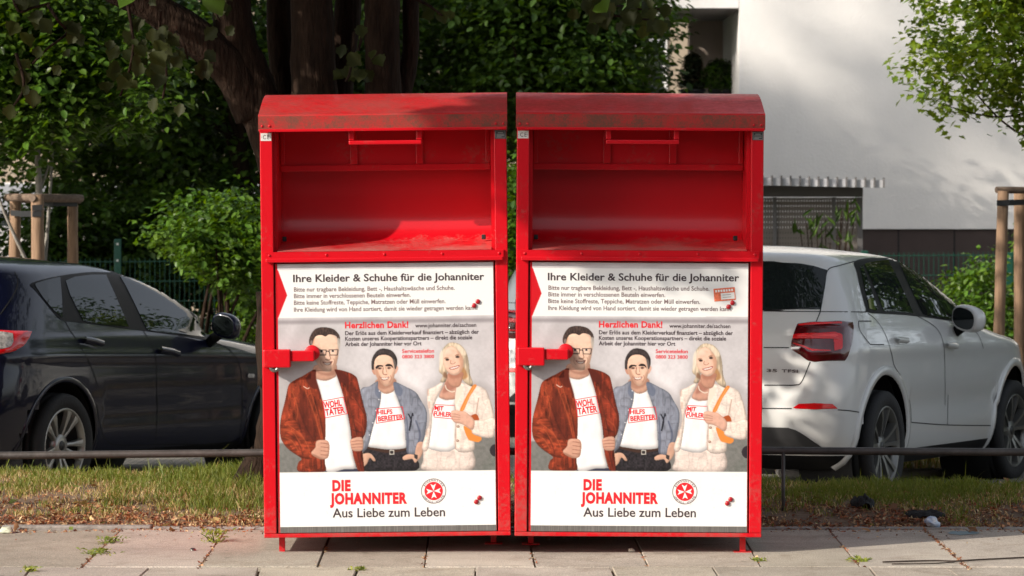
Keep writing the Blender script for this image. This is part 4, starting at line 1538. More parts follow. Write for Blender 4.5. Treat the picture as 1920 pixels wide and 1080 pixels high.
q2.patch(b2, [(430, 388), (640, 380), (960, 372), (1000, 395), (960, 418), (640, 412), (430, 412)], .0225, 1, **CL, rows=4, cols=14, smooth=False)
b.v, off0 = b.v, len(b.v)
b.add(b2.v, b2.f, 0, True)
b.mi[-len(b2.f):] = b2.mi
for o, lm in zip(split_sides(b, 'lamp_bar', [M_LAMPR, M_LAMPB], None), lamps):
    o.parent = lm
# reflector, lower skirt, seams
b = MB()
q2.patch(b, [(206, 82), (250, 54), (340, 50), (445, 54), (478, 84), (340, 88)], .004, 0, **C7, rows=8, cols=20, smooth=False)
split_sides(b, 'reflector', [M_LAMPR], q2.root)
b = MB()
rear_full(q2, b, [(40, 192), (180, 195), (235, 212), (285, 243), (345, 285), (405, 326), (400, 345), (40, 345)], .004, 0, **C7, rows=12)
b.build('rear_skirt', M_PLAST, q2.root)
b = MB()
SM = .006
for pts, cc in (([(398, 489), (373, 550)], C6), ([(335, 805), (282, 930), (240, 952), (140, 953), (45, 953)], C6), ([(40, 484), (200, 486), (400, 488), (690, 490)], C6),
                ([(398, 488), (425, 330), (446, 225), (520, 196), (615, 170)], C6),
                ([(40, 715), (200, 716)], C6), ([(700, 497), (760, 552), (815, 645), (850, 760), (866, 830), (905, 890)], C6), ([(905, 30), (914, 100), (916, 165)], C7),
                ([(1010, 515), (1130, 590), (1178, 700), (1187, 900), (1187, 1080)], C6), ([(1135, 0), (1131, 180)], C7),
                ([(916, 165), (1130, 180), (1420, 184)], C7), ([(22, 82), (206, 83)], C7), ([(478, 90), (560, 97), (640, 112)], C7),
                ([(640, 548), (720, 548)], C6), ([(715, 696), (800, 696)], C6), ([(640, 548), (650, 610), (715, 696)], C6),
                ([(1340, 575), (1400, 640), (1430, 720)], C6)):
    b = MB()
    q2.ribbon(b, pts, SM, .0018, 0, smooth=len(pts) > 2, **cc)
    split_sides(b, 'panel_gap', [M_SEAM], q2.root)
b = MB()
for ax in (0, 2.6):
    b = MB()
    q2.arch(b, ax, .335, .418, .055, .001, .012, -15, 195)
    split_sides(b, 'arch_flare', [M_WHITE], q2.root)
b = MB()
q2.ribbon(b, [(868, 668), (930, 676)], .034, .012, 0, thick=.022, smooth=False, **C6)
split_sides(b, 'door_handle', [M_WHITE], q2.root)
b = MB()
q2.ribbon(b, [(1178, 698), (1242, 708)], .034, .012, 0, thick=.022, smooth=False, **C6)
split_sides(b, 'door_handle', [M_WHITE], q2.root)
# badge lettering on the tailgate
h, nn = q2.ray(1467, 698)
ex = Vector((0, -1, 0)); ex = (ex - nn * ex.dot(nn)).normalized(); ey = nn.cross(ex)
Mb = Matrix((ex, ey, nn)).transposed().to_4x4(); Mb.translation = h + nn * .004
for tx, xa, xb_ in (('35', -.100, -.032), ('TFSI', -.004, .100)):
    b = MB()
    add_text(b, tx, Mb, xa * .92, xb_ * .92, .0175, 0, .03, spacing=1.1)
    b.build('badge', M_BADGE, q2.root)
for i, (x, s, st_) in enumerate(((0, -1, 0), (0, 1, 0), (2.6, -1, -.05), (2.6, 1, -.05))):
    make_wheel(q2.root, (x, s * .795, .332), s, .332, .240, .215, spokes_five, [M_ALLOY2, M_ALLOYD], st_)
for s in (-1, 1):
    m_ = make_mirror(q2.root, (1.33, s * .965, 1.075), M_WHITE, 0.10, .115, .105, .082, -0.12, -0.35 if s < 0 else 0.35)
    if s > 0:
        m_.scale = (1, -1, 1)

# ---- dark blue hatchback ------------------------------------------------
MZT = [(.20, -.60, 3.2, .77), (.27, -.72, 3.36, .825), (.38, -.82, 3.46, .858), (.50, -.86, 3.54, .872), (.60, -.86, 3.56, .878), (.70, -.845, 3.53, .878), (.78, -.825, 3.42, .874),
       (.85, -.805, 3.18, .868), (.91, -.79, 2.75, .856), (.955, -.775, 2.35, .842), (1.00, -.745, 2.20, .820), (1.08, -.69, 2.02, .785), (1.16, -.625, 1.84, .748),
       (1.24, -.56, 1.64, .708), (1.31, -.52, 1.42, .665), (1.36, -.52, 1.22, .618), (1.402, -.44, 1.0, .545), (1.427, -.28, .66, .44), (1.442, -.08, .54, .31), (1.449, .06, .44, .17), (1.452, .16, .36, .05)]


def sculpt_mz(x, y, z):
    if abs(y) > .5:
        y -= 0.018 * math.exp(-((z - .50) / .10) ** 2) * (1 if .45 < x < 2.2 else .2)
        zc = .86 - .05 * max(0, min(1, x / 2.4))
        y += 0.012 * math.exp(-((z - zc) / .035) ** 2)
    return x, y, z


mz = Car('parked_car', 'dark blue hatchback at the left with alloy wheel and red rear lamp', 'car', -3.478, 20.84, 0.439, MZT, M_NAVY, zdark=.25, ar=.60, af=1.0, nr=2.6, nf=2.5, bow=.035, group='cars parked behind the containers')
mz.body([(0, .318, .385), (2.64, .318, .385)], sculpt_mz)
D7 = dict(org=(0.0, 440.0), sc=3.376)
D8 = dict(org=(0.0, 740.0), sc=3.176)
b = MB()
mz.patch(b, [(190, 312), (280, 282), (400, 258), (560, 238), (700, 230), (790, 238), (880, 258), (980, 300), (1090, 368), (1200, 455), (1290, 540), (1335, 625), (1315, 668), (1180, 646), (920, 610), (600, 568), (420, 548), (385, 540), (330, 485), (262, 400), (215, 345)], .0025, rows=40, cols=30, **D7)
split_sides(b, 'window_frame', [M_TRIM], mz.root)
for g in ([(215, 312), (300, 286), (378, 270), (388, 400), (393, 528), (335, 478), (270, 400), (230, 340)],
          [(412, 292), (480, 266), (580, 256), (668, 256), (720, 370), (812, 585), (700, 578), (525, 550), (490, 480), (440, 380)],
          [(757, 265), (850, 275), (960, 318), (1080, 398), (1200, 498), (1285, 592), (1298, 652), (1180, 638), (928, 606), (850, 440), (795, 330)]):
    b = MB()
    mz.patch(b, g, .0055, rows=26, cols=18, smooth=False, **D7)
    split_sides(b, 'side_window', [M_GLASS], mz.root)
b = MB()
mz.patch(b, [(-120, 604), (0, 603), (100, 604), (203, 610), (186, 652), (150, 702), (90, 738), (0, 757), (-120, 765)], .001, 0, rows=20, cols=26, bulge=.012, smooth=False, **D7)
lm = split_sides(b, 'tail_lamp', [M_LAMPR], mz.root)
b = MB()
mz.patch(b, [(-110, 622), (0, 620), (74, 624), (78, 680), (60, 715), (0, 732), (-110, 742)], .0145, 0, rows=10, cols=14, smooth=False, **D7)
for o, l in zip(split_sides(b, 'lamp_lens', [M_LAMPC], None), lm):
    o.parent = l
# rear window (tail of the car, beyond the left edge of the picture)
b = MB()
zz = [1.04, 1.12, 1.20, 1.28]
vs = []
for z in zz:
    hw_ = .62 - (z - 1.04) * .35
    for k in range(13):
        y = -hw_ + 2 * hw_ * k / 12
        h = mz.bv.ray_cast(Vector((-3, y, z)), Vector((1, 0, 0)))
        vs.append(h[0] + h[1] * .004)
b.add(vs, [(r * 13 + k, (r + 1) * 13 + k, (r + 1) * 13 + k + 1, r * 13 + k + 1) for r in range(3) for k in range(12)], 0, True)
b.build('rear_window', M_GLASS, mz.root)
b = MB()
for pts, cc in (([(905, 606), (955, 690), (985, 780), (992, 900), (992, 1080)], D7), ([(935, 10), (936, 150), (925, 270)], D8), ([(412, 548), (445, 610), (462, 632)], D7),
                ([(575, 60), (602, 200), (640, 278), (720, 300), (1000, 296), (1380, 292), (1425, 245)], D8), ([(1325, 670), (1440, 720), (1505, 800), (1528, 900), (1532, 1080)], D7), ([(1445, 30), (1440, 150), (1425, 245)], D8),
                ([(92, 236), (112, 290), (100, 350), (60, 420), (0, 505)], D7), ([(462, 632), (560, 800), (620, 960)], D7)):
    b = MB()
    mz.ribbon(b, pts, .007, .0018, 0, smooth=len(pts) > 2, **cc)
    split_sides(b, 'panel_gap', [M_SEAM], mz.root)
for x0, y0 in ((520, 668), (1002, 735)):
    b = MB()
    mz.ribbon(b, [(x0, y0), (x0 + 60, y0 + 10), (x0 + 112, y0 + 26)], .036, .010, 0, thick=.026, **D7)
    split_sides(b, 'door_handle', [M_NAVY], mz.root)
b = MB()
mz.patch(b, [(1568, 880), (1604, 880), (1610, 893), (1604, 906), (1568, 906), (1562, 893)], .006, 0, rows=6, cols=6, smooth=False, **D7)
split_sides(b, 'side_indicator', [M_LAMPC], mz.root)
b = MB()
for ax in (0, 2.64):
    b = MB()
    mz.arch(b, ax, .318, .380, .032, .001, .006, -12, 192)
    split_sides(b, 'arch_flare', [M_NAVY], mz.root)
for x, s in ((0, -1), (0, 1), (2.64, -1), (2.64, 1)):
    make_wheel(mz.root, (x, s * .785, .316), s, .316, .226, .205, spokes_pair, [M_ALLOY, M_ALLOYD])
for s in (-1, 1):
    m_ = make_mirror(mz.root, (1.72, s * .985, 1.02), M_NAVY, 0.1, .085, .098, .082, -.2)
    if s > 0:
        m_.scale = (1, -1, 1)

# ---- the white car across the lane, seen through the slit between the containers: another of the same kind
q3 = copy_tree(q2.root)
q3.location = (0.70, 28.4, lot_z(28.4))
q3.rotation_euler = (0, 0, math.pi / 2 - 0.02)
tag(q3, 'white car far behind, seen only through the slit between the two containers', 'car', 'cars parked behind the containers')
# ------------------------------------------------------------------ ground
def gp(px, py):
    Y = F * EYE / (py - HY)
    return ((px - 960) * Y / F, Y)


M_SLAB = mat('granite_slab', (0.235, 0.205, 0.170, 1), rough=0.85, bump=0.25, bscale=120)
_n = M_SLAB.node_tree
_tc = [x for x in _n.nodes if x.type == 'TEX_COORD'][0]
_a = _n.nodes.new('ShaderNodeTexNoise'); _a.inputs['Scale'].default_value = 1.6; _a.inputs['Detail'].default_value = 7; _a.inputs['Roughness'].default_value = .7
_b = _n.nodes.new('ShaderNodeTexNoise'); _b.inputs['Scale'].default_value = 160; _b.inputs['Detail'].default_value = 3
for q in (_a, _b):
    _n.links.new(_tc.outputs['Object'], q.inputs['Vector'])
_r1 = _n.nodes.new('ShaderNodeValToRGB'); _r2 = _n.nodes.new('ShaderNodeValToRGB')
_r1.color_ramp.elements[0].position = .3; _r1.color_ramp.elements[1].position = .72
_r1.color_ramp.elements[0].color = (0.30, 0.266, 0.224, 1); _r1.color_ramp.elements[1].color = (0.46, 0.412, 0.350, 1)
_r2.color_ramp.elements[0].position = .35; _r2.color_ramp.elements[1].position = .68
_r2.color_ramp.elements[0].color = (0.62, 0.62, 0.64, 1); _r2.color_ramp.elements[1].color = (1.25, 1.22, 1.18, 1)
_n.links.new(_a.outputs['Fac'], _r1.inputs[0]); _n.links.new(_b.outputs['Fac'], _r2.inputs[0])
_m = _n.nodes.new('ShaderNodeMix'); _m.data_type = 'RGBA'; _m.blend_type = 'MULTIPLY'; _m.inputs['Factor'].default_value = 1
_n.links.new(_r1.outputs[0], _m.inputs[6]); _n.links.new(_r2.outputs[0], _m.inputs[7])
_at = _n.nodes.new('ShaderNodeAttribute'); _at.attribute_name = 'slabtone'
_m2 = _n.nodes.new('ShaderNodeMix'); _m2.data_type = 'RGBA'; _m2.blend_type = 'MULTIPLY'; _m2.inputs['Factor'].default_value = 1
_n.links.new(_m.outputs[2], _m2.inputs[6]); _n.links.new(_at.outputs['Color'], _m2.inputs[7])
_s = _n.nodes.new('ShaderNodeTexNoise'); _s.inputs['Scale'].default_value = 3.7; _s.inputs['Detail'].default_value = 9; _s.inputs['Roughness'].default_value = .75; _s.inputs['Distortion'].default_value = .6
_v = _n.nodes.new('ShaderNodeTexVoronoi'); _v.inputs['Scale'].default_value = 5.5
_n.links.new(_tc.outputs['Object'], _s.inputs['Vector']); _n.links.new(_tc.outputs['Object'], _v.inputs['Vector'])
_r3 = _n.nodes.new('ShaderNodeValToRGB'); _r3.color_ramp.elements[0].position = .50; _r3.color_ramp.elements[1].position = .70
_r3.color_ramp.elements[0].color = (1, 1, 1, 1); _r3.color_ramp.elements[1].color = (.66, .62, .58, 1)
_n.links.new(_s.outputs['Fac'], _r3.inputs[0])
_r4 = _n.nodes.new('ShaderNodeValToRGB'); _r4.color_ramp.elements[0].position = .055; _r4.color_ramp.elements[1].position = .085
_r4.color_ramp.elements[0].color = (.55, .54, .53, 1); _r4.color_ramp.elements[1].color = (1, 1, 1, 1)
_n.links.new(_v.outputs['Distance'], _r4.inputs[0])
_m3 = _n.nodes.new('ShaderNodeMix'); _m3.data_type = 'RGBA'; _m3.blend_type = 'MULTIPLY'; _m3.inputs['Factor'].default_value = 1
_m4 = _n.nodes.new('ShaderNodeMix'); _m4.data_type = 'RGBA'; _m4.blend_type = 'MULTIPLY'; _m4.inputs['Factor'].default_value = 1
_n.links.new(_m2.outputs[2], _m3.inputs[6]); _n.links.new(_r3.outputs[0], _m3.inputs[7])
_n.links.new(_m3.outputs[2], _m4.inputs[6]); _n.links.new(_r4.outputs[0], _m4.inputs[7])
_n.links.new(_m4.outputs[2], _n.nodes['Principled BSDF'].inputs['Base Color'])

M_SOIL = mat('soil', (0.085, 0.055, 0.035, 1), rough=0.95, base2=(0.18, 0.115, 0.07, 1), vscale=7, bump=0.6, bscale=30)
M_LAWN = mat('far_grass', (0.035, 0.055, 0.012, 1), rough=0.95, base2=(0.10, 0.10, 0.035, 1), vscale=3, bump=0.5, bscale=25)
M_ASPH = mat('asphalt', (0.05, 0.05, 0.052, 1), rough=0.9, var=.2, vscale=30)
M_KERB = mat('kerb_stone', (0.24, 0.22, 0.20, 1), rough=0.85, var=.25, vscale=14, bump=.2)

# brick paved parking bay
M_PAVE = mat('brick_paving', (0.2, 0.2, 0.2, 1), rough=0.9)
_n = M_PAVE.node_tree
_tc = [x for x in _n.nodes if x.type == 'TEX_COORD'][0]
_br = _n.nodes.new('ShaderNodeTexBrick')
_br.inputs['Scale'].default_value = 5.0
_br.inputs['Color1'].default_value = (0.26, 0.235, 0.20, 1); _br.inputs['Color2'].default_value = (0.21, 0.19, 0.165, 1)
_br.inputs['Mortar'].default_value = (0.06, 0.055, 0.035, 1); _br.inputs['Mortar Size'].default_value = 0.03
_n.links.new(_tc.outputs['Object'], _br.inputs['Vector'])
_n.links.new(_br.outputs['Color'], _n.nodes['Principled BSDF'].inputs['Base Color'])

rg = random.Random(3)


def sheet(name, xs, ys, zf, m, kind='structure', wob=0.0):
    b = MB()
    for y in ys:
        for x in xs:
            b.v.append((x, y, zf(x, y) + (rg.uniform(-wob, wob) if wob else 0)))
    n = len(xs)
    for j in range(len(ys) - 1):
        for i in range(n - 1):
            b.f.append([j * n + i, j * n + i + 1, (j + 1) * n + i + 1, (j + 1) * n + i]); b.mi.append(0); b.sm.append(True)
    return tag(b.build(name, m), kind=kind)


# lowest: ground out to the horizon
sheet('ground', [-900, -60, -20, 0, 20, 60, 900], [-900, -60, -10, 9, 45, 120, 1500], lambda x, y: -0.75 if y > 9 else -0.30, M_LAWN)
sheet('road', [-80, 80], [-16, 13.9], lambda x, y: -0.12, M_ASPH)  # unseen asphalt drawn up close to cut light bounced at the containers
sheet('joint_bed', [-12, 12], [14.0, 17.2], lambda x, y: -0.022, M_SOIL)
b = MB()
b.box(-12, 12, 13.86, 13.995, -.2, -.004, 0, .012)
tag(b.build('road_kerb', M_KERB), kind='structure')

# pavement slabs (one mesh of separate stones, joints open to the soil below)
JA = [((-20, 1000), (-90, 1063)), ((217, 1004), (154, 1063)), ((421, 998), (375, 1062)), ((617, 1010), (595, 1062)), ((799, 1040), (796, 1062)), ((997, 1037), (1003, 1062)),
      ((1203, 1036), (1216, 1062)), ((1409, 1034), (1426, 1062)), ((1558, 998), (1612, 1062)), ((1735, 995), (1812, 1062)), ((1915, 998), (2010, 1062))]
JB = [(-180, -200), (60, 47), (280, 261), (487, 482), (673, 665), (892, 891), (1147, 1155), (1334, 1345), (1628, 1642), (1772, 1797), (2000, 2030)]
YA0, YA1 = gp(0, 1062.5)[1], 16.98
bm = bmesh.new()
tl = bm.faces.layers.float_color.new('slabtone')


def slab(q, dz):
    t = rg.uniform(.86, 1.12)
    hi = []
    c = sum((Vector((a, b_, 0)) for a, b_ in q), Vector()) / 4
    vs0, vs1, vs2 = [], [], []
    for a, b_ in q:
        v = Vector((a, b_, 0))
        d = (c - v).normalized()
        e = v + d * ((0.006 + rg.uniform(0, .004)) if rg.random() < .75 else rg.uniform(.014, .03))
        z = dz + rg.uniform(-.0015, .0015)
        vs0.append(bm.verts.new((e.x, e.y, -0.04)))
        vs1.append(bm.verts.new((e.x, e.y, z - .006)))
        e2 = e + d * .008
        vs2.append(bm.verts.new((e2.x, e2.y, z)))
    col = (t, t * rg.uniform(.98, 1.01), t * rg.uniform(.95, 1.02), 1)
    fs = [bm.faces.new(vs2)]
    for i in range(4):
        j = (i + 1) % 4
        fs.append(bm.faces.new((vs1[i], vs1[j], vs2[j], vs2[i])))
        fs.append(bm.faces.new((vs0[i], vs0[j], vs1[j], vs1[i])))
    for f in fs:
        f[tl] = col


def lx(j, Y):
    (a, b_), (c, d_) = gp(*j[0]), gp(*j[1])
    return a + (c - a) * (Y - b_) / (d_ - b_)


LA = JA
xs0 = [lx(j, YA0) for j in LA]; xs1 = [lx(j, YA1) for j in LA]
for i in range(4):
    xs0.insert(0, xs0[0] - .55); xs1.insert(0, xs1[0] - .55); xs0.append(xs0[-1] + .55); xs1.append(xs1[-1] + .55)
for i in range(len(xs0) - 1):
    slab([(xs0[i], YA0), (xs0[i + 1], YA0), (xs1[i + 1], YA1), (xs1[i], YA1)], rg.uniform(-.003, .002))
YB0 = 14.0
xb1 = [gp(a, 1063)[0] for a, c in JB]; xb0 = [gp(a, 1063)[0] + (gp(c, 1079.5)[0] - gp(a, 1063)[0]) * (YA0 - YB0) / (YA0 - gp(0, 1079.5)[1]) for a, c in JB]
for i in range(4):
    xb0.insert(0, xb0[0] - .55); xb1.insert(0, xb1[0] - .55); xb0.append(xb0[-1] + .55); xb1.append(xb1[-1] + .55)
for i in range(len(xb0) - 1):
    slab([(xb0[i], YB0), (xb0[i + 1], YB0), (xb1[i + 1], YA0), (xb1[i], YA0)], rg.uniform(-.003, .002))
bmesh.ops.recalc_face_normals(bm, faces=bm.faces[:])
me = bpy.data.meshes.new('pavement'); bm.to_mesh(me); bm.free(); me.materials.append(M_SLAB)
o = bpy.data.objects.new('pavement', me); COL.objects.link(o); tag(o, kind='structure')


# verge between pavement and parking bay
def back_edge(x):
    return 18.75 - 0.16 * max(-6, min(6, x))


def verge_z(x, y):
    t = (y - 17.0) / max(.1, back_edge(x) - 17.0)
    if t < 0:
        return -0.012
    return -0.008 + 0.105 * math.sin(min(1, t) * math.pi * .62) + 0.012 * mnoise.noise(Vector((x * 2.2, y * 2.2, 0)))


xs = [i * .12 for i in range(-75, 76)]
b = MB()
NY = 30
for j in range(NY + 1):
    for x in xs:
        y = 16.90 + (back_edge(x) - 16.90) * j / NY
        b.v.append((x, y, verge_z(x, y)))
for x in xs:
    b.v.append((x, back_edge(x) + .01, lot_z(back_edge(x)) - .05))
n = len(xs)
for j in range(NY + 1):
    for i in range(n - 1):
        b.f.append([j * n + i, j * n + i + 1, (j + 1) * n + i + 1, (j + 1) * n + i]); b.mi.append(0); b.sm.append(True)
tag(b.build('verge_soil', M_SOIL), kind='structure')
# weathered edging stones
b = MB()
x = -6.0
while x < 6:
    L = rg.uniform(.7, 1.0)
    b.box(x, x + L - .008, 17.00, 17.075, -0.05, 0.012 + rg.uniform(-.006, .006), 0, .008)
    x += L
tag(b.build('edging_kerb', M_KERB), kind='structure')

LOTY = [18.0, 20, 22, 24, 26, 28, 30, 33, 60]
sheet('parking_bay', [-40, -10, -5, 0, 5, 10, 40], LOTY, lambda x, y: lot_z(y), M_PAVE)
# planted strip beyond the right car, with its kerb
b = MB()
b.box(1.75, 14, 22.55, 22.67, -0.35, lot_z(22.6) + .045, 0, .015)
tag(b.build('far_kerb', M_KERB), kind='structure')
xs2 = [1.75 + .35 * i for i in range(36)]
sheet('planted_strip', xs2, [22.68 + .5 * i for i in range(24)], lambda x, y: lot_z(y) + .03 + .03 * mnoise.noise(Vector((x, y, 3))), M_SOIL)
sheet('hedge_bed', [-12 + .5 * i for i in range(27)], [31.0 + .6 * i for i in range(20)], lambda x, y: lot_z(y) + .05 + .03 * mnoise.noise(Vector((x, y, 5))), M_SOIL)

# ------------------------------------------------------------------ buildings
M_PLASTER = mat('white_plaster', (0.84, 0.815, 0.785, 1), rough=0.92, var=.03, vscale=1.5, bump=.25, bscale=28)
M_PLINTH = mat('brown_plinth', (0.060, 0.042, 0.038, 1), rough=0.8, var=.06, vscale=4)
M_TAUPE = mat('taupe_plaster', (0.54, 0.44, 0.38, 1), rough=0.92, var=.05, vscale=3)
M_SLABU = mat('dark_soffit', (0.20, 0.18, 0.17, 1), rough=0.9)  # underside set darker than the slab
M_CREAM = mat('cream_plaster', (0.34, 0.28, 0.21, 1), rough=0.92, var=.06, vscale=2)
M_BLIND = mat('grey_blind', (0.30, 0.31, 0.34, 1), rough=0.6)
M_PANE = mat('window_pane', (0.02, 0.025, 0.03, 1), rough=0.03, spec=.8)
M_ROOFT = mat('roof_sheet', (0.12, 0.12, 0.12, 1), rough=0.7)

YB = 41.6
kx = lambda px, Y=YB: (px - 960) * Y / F
wb = thing('white_building', 'white plastered building with brown base and open loggia at the upper right', 'building', (kx(1386), YB, -0.6))
XL = kx(1386)


def part(name, mats, boxes, parent, off, bev=0.0):
    b = MB()
    for bx in boxes:
        x0, x1, y0, y1, z0, z1 = bx[:6]
        b.box(x0 - off[0], x1 - off[0], y0 - off[1], y1 - off[1], z0 - off[2], z1 - off[2], bx[6] if len(bx) > 6 else 0, bev)
    return b.build(name, mats, parent)


ofs = (XL, YB, -0.6)
zpl = 1.76 - 100 * YB / F
part('wall', M_PLASTER, [(XL, 16, YB, YB + 12, zpl + .004, 10.5)], wb, ofs)
b = MB()
xx = kx(1617 - 69 * 9)
b.box(XL + .03 - ofs[0], 16 - .03 - ofs[0], .03, 11.97, 0, zpl + .6, 0)
pl = b.build('plinth', M_PLINTH, wb)
b = MB()
for px in (1475, 1580, 1685, 1790, 1895, 2000, 2105):
    b.box(kx(px) - .008 - ofs[0], kx(px) + .008 - ofs[0], .026, .0295, 0.02, zpl + .596)
b.build('panel_joint', M_SEAM, pl)
zs = 1.76 + 315 * YB / F
part('balcony_slab', [M_PLASTER], [(kx(1256), XL - .004, YB, YB + 4.2, zs, zs + .9)], wb, ofs)
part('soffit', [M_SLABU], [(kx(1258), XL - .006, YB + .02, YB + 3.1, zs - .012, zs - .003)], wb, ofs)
part('loggia_wall', [M_TAUPE], [(kx(1293, 44.7), XL - .01, 44.7, 45.2, 2.5, zs - .016)], wb, ofs)
part('terrace_slab', [M_PLASTER], [(kx(1240), XL - .004, YB + .2, 46, 2.35, 2.72)], wb, ofs)
part('terrace_wall', [M_TAUPE], [(kx(1250), XL - .005, YB + .5, 46, -0.6, 2.345)], wb, ofs)

# cream apartment block far behind the trees
YC = 56.0
ab = thing('apartment_block', 'cream apartment block glimpsed between the dark trees at the left', 'building', (-4, YC, -0.75))
ofs2 = (-4, YC, -0.75)
part('wall', M_CREAM, [(-16, 2.9, YC, YC + 9, -0.75, 9.5)], ab, ofs2)
part('roof', M_ROOFT, [(-16.3, 3.2, YC - .3, YC + 9.3, 9.504, 9.8)], ab, ofs2)
for px in (60, 250, 455, 700, 950, 1180):
    x = kx(px, YC)
    for z0 in (-0.1 + .4, 3.0, 5.8):
        fr = part('window', [M_INKW], [(x - .62, x + .62, YC - .03, YC - .003, z0, z0 + 1.35)], ab, ofs2)
        part('pane', [M_PANE], [(x - .55, x + .55, YC - .034, YC - .031, z0 + .08, z0 + .85)], fr, ofs2)
        part('blind', [M_BLIND], [(x - .57, x + .57, YC - .05, YC - .035, z0 + .86, z0 + 1.33)], fr, ofs2)
# pale garden wall at the far left
gw = MB()
gw.box(-13, kx(205, 48), 48, 48.3, -.75, 1.05)
tag(gw.build('garden_wall', M_PLASTER), 'low pale garden wall behind the left tree stakes', 'wall')

# houses and trees across the street, behind the viewer (seen only as reflections)
hb = thing('street_house', 'long ochre house across the street', 'building', (0, -26, -0.3))
b = MB(); b.box(-30, 14, -8, 0, 0, 11); b.build('wall', mat('ochre_plaster', (0.22, 0.18, 0.14, 1), rough=.9, var=.1, vscale=.5), hb)
b = MB()
for i in range(13):
    for z in (1.2, 4.2, 7.2):
        b.box(-28 + i * 3.2, -26.8 + i * 3.2, .004, .05, z, z + 1.7)
b.build('window_row', M_PANE, hb)

# ------------------------------------------------------------------ bicycle shed
M_FASC = mat('fascia_metal', (0.50, 0.50, 0.52, 1), rough=0.5, metal=.3, var=.1, vscale=6)
M_PERF = bpy.data.materials.new('perforated_screen'); M_PERF.use_nodes = True
_n = M_PERF.node_tree
_p = _n.nodes['Principled BSDF']; _p.inputs['Base Color'].default_value = (0.17, 0.150, 0.132, 1); _p.inputs['Roughness'].default_value = .7; _p.inputs['Metallic'].default_value = .1
_tc = _n.nodes.new('ShaderNodeTexCoord')
_mp = _n.nodes.new('ShaderNodeMapping'); _mp.inputs['Scale'].default_value = (34, 1, 17)
_n.links.new(_tc.outputs['Object'], _mp.inputs[0])
_fr = _n.nodes.new('ShaderNodeVectorMath'); _fr.operation = 'FRACTION'; _n.links.new(_mp.outputs[0], _fr.inputs[0])
_sb = _n.nodes.new('ShaderNodeVectorMath'); _sb.operation = 'SUBTRACT'; _sb.inputs[1].default_value = (.5, 0, .5); _n.links.new(_fr.outputs[0], _sb.inputs[0])
_mu = _n.nodes.new('ShaderNodeVectorMath'); _mu.operation = 'MULTIPLY'; _mu.inputs[1].default_value = (1, 0, .62); _n.links.new(_sb.outputs[0], _mu.inputs[0])
_ln = _n.nodes.new('ShaderNodeVectorMath'); _ln.operation = 'LENGTH'; _n.links.new(_mu.outputs[0], _ln.inputs[0])
_lt = _n.nodes.new('ShaderNodeMath'); _lt.operation = 'LESS_THAN'; _lt.inputs[1].default_value = .12; _n.links.new(_ln.outputs['Value'], _lt.inputs[0])
_tr = _n.nodes.new('ShaderNodeBsdfTransparent')
_mx = _n.nodes.new('ShaderNodeMixShader')
_n.links.new(_lt.outputs[0], _mx.inputs[0]); _n.links.new(_p.outputs[0], _mx.inputs[1]); _n.links.new(_tr.outputs[0], _mx.inputs[2])
_n.links.new(_mx.outputs[0], _n.nodes['Material Output'].inputs[0])

YS = 37.6
M_BEAM = mat('shed_beam', (0.13, 0.125, 0.125, 1), rough=.6)
sh = thing('bicycle_shed', 'low grey shed with perforated metal screens and flat segmented roof edge', 'shed', (kx(1520, YS), YS, -0.6))
so_ = (kx(1520, YS), YS, -0.6)
zt = 1.76 - 5 * YS / F
b = MB()
xe0, xe1 = kx(1250, YS), kx(1645, YS)
zf0 = 1.76 - (331 - HY) * YS / F; zf1 = 1.76 - (347 - HY) * YS / F
nseg = 23
for i in range(nseg):
    xa = xe0 + (xe1 - xe0) * i / nseg; xb_ = xe0 + (xe1 - xe0) * (i + 1) / nseg
    dz = -0.05 * i / nseg
    b.box(xa + .012 - so_[0], xb_ - .004 - so_[0], -0.60, -0.58, zf1 + .02 + dz - so_[2], zf0 + .01 + dz - so_[2])
    b.box(xb_ - .006 - so_[0], xb_ + .014 - so_[0], -0.63, -0.582, zf1 + .02 + dz - so_[2], zf0 + .035 + dz - so_[2], 1)
b.box(xe0 - so_[0], xe1 - so_[0] - .01, -0.578, 2.2, zf1 + .0 - so_[2], zf0 - .045 - so_[2], 1)
b.build('roof', [M_FASC, M_BEAM], sh)
xs1 = kx(1617, YS)
b = MB()
b.box(xe0 + .1 - so_[0], xs1 - so_[0], -.06, -.02, zf1 - .13 - so_[2], zf1 - .005 - so_[2])
b.box(xs1 - .06 - so_[0], xs1 - .004 - so_[0], -.07, -.01, .0, zf1 - .134 - so_[2])
b.box(kx(1563, YS) - .02 - so_[0], kx(1563, YS) + .02 - so_[0], -.055, -.02, .0, zf1 - .134 - so_[2])
b.box(kx(1452, YS) - .02 - so_[0], kx(1452, YS) + .02 - so_[0], -.055, -.02, .0, zf1 - .134 - so_[2])
b.build('frame', M_BEAM, sh)
for a, c in ((1255, 1449), (1455, 1560), (1566, 1612)):
    b = MB()
    b.add([(kx(a, YS) - so_[0], -.03, .05), (kx(c, YS) - so_[0], -.03, .05), (kx(c, YS) - so_[0], -.03, zf1 - .14 - so_[2]), (kx(a, YS) - so_[0], -.03, zf1 - .14 - so_[2])], [(0, 1, 2, 3)])
    b.build('screen', M_PERF, sh)

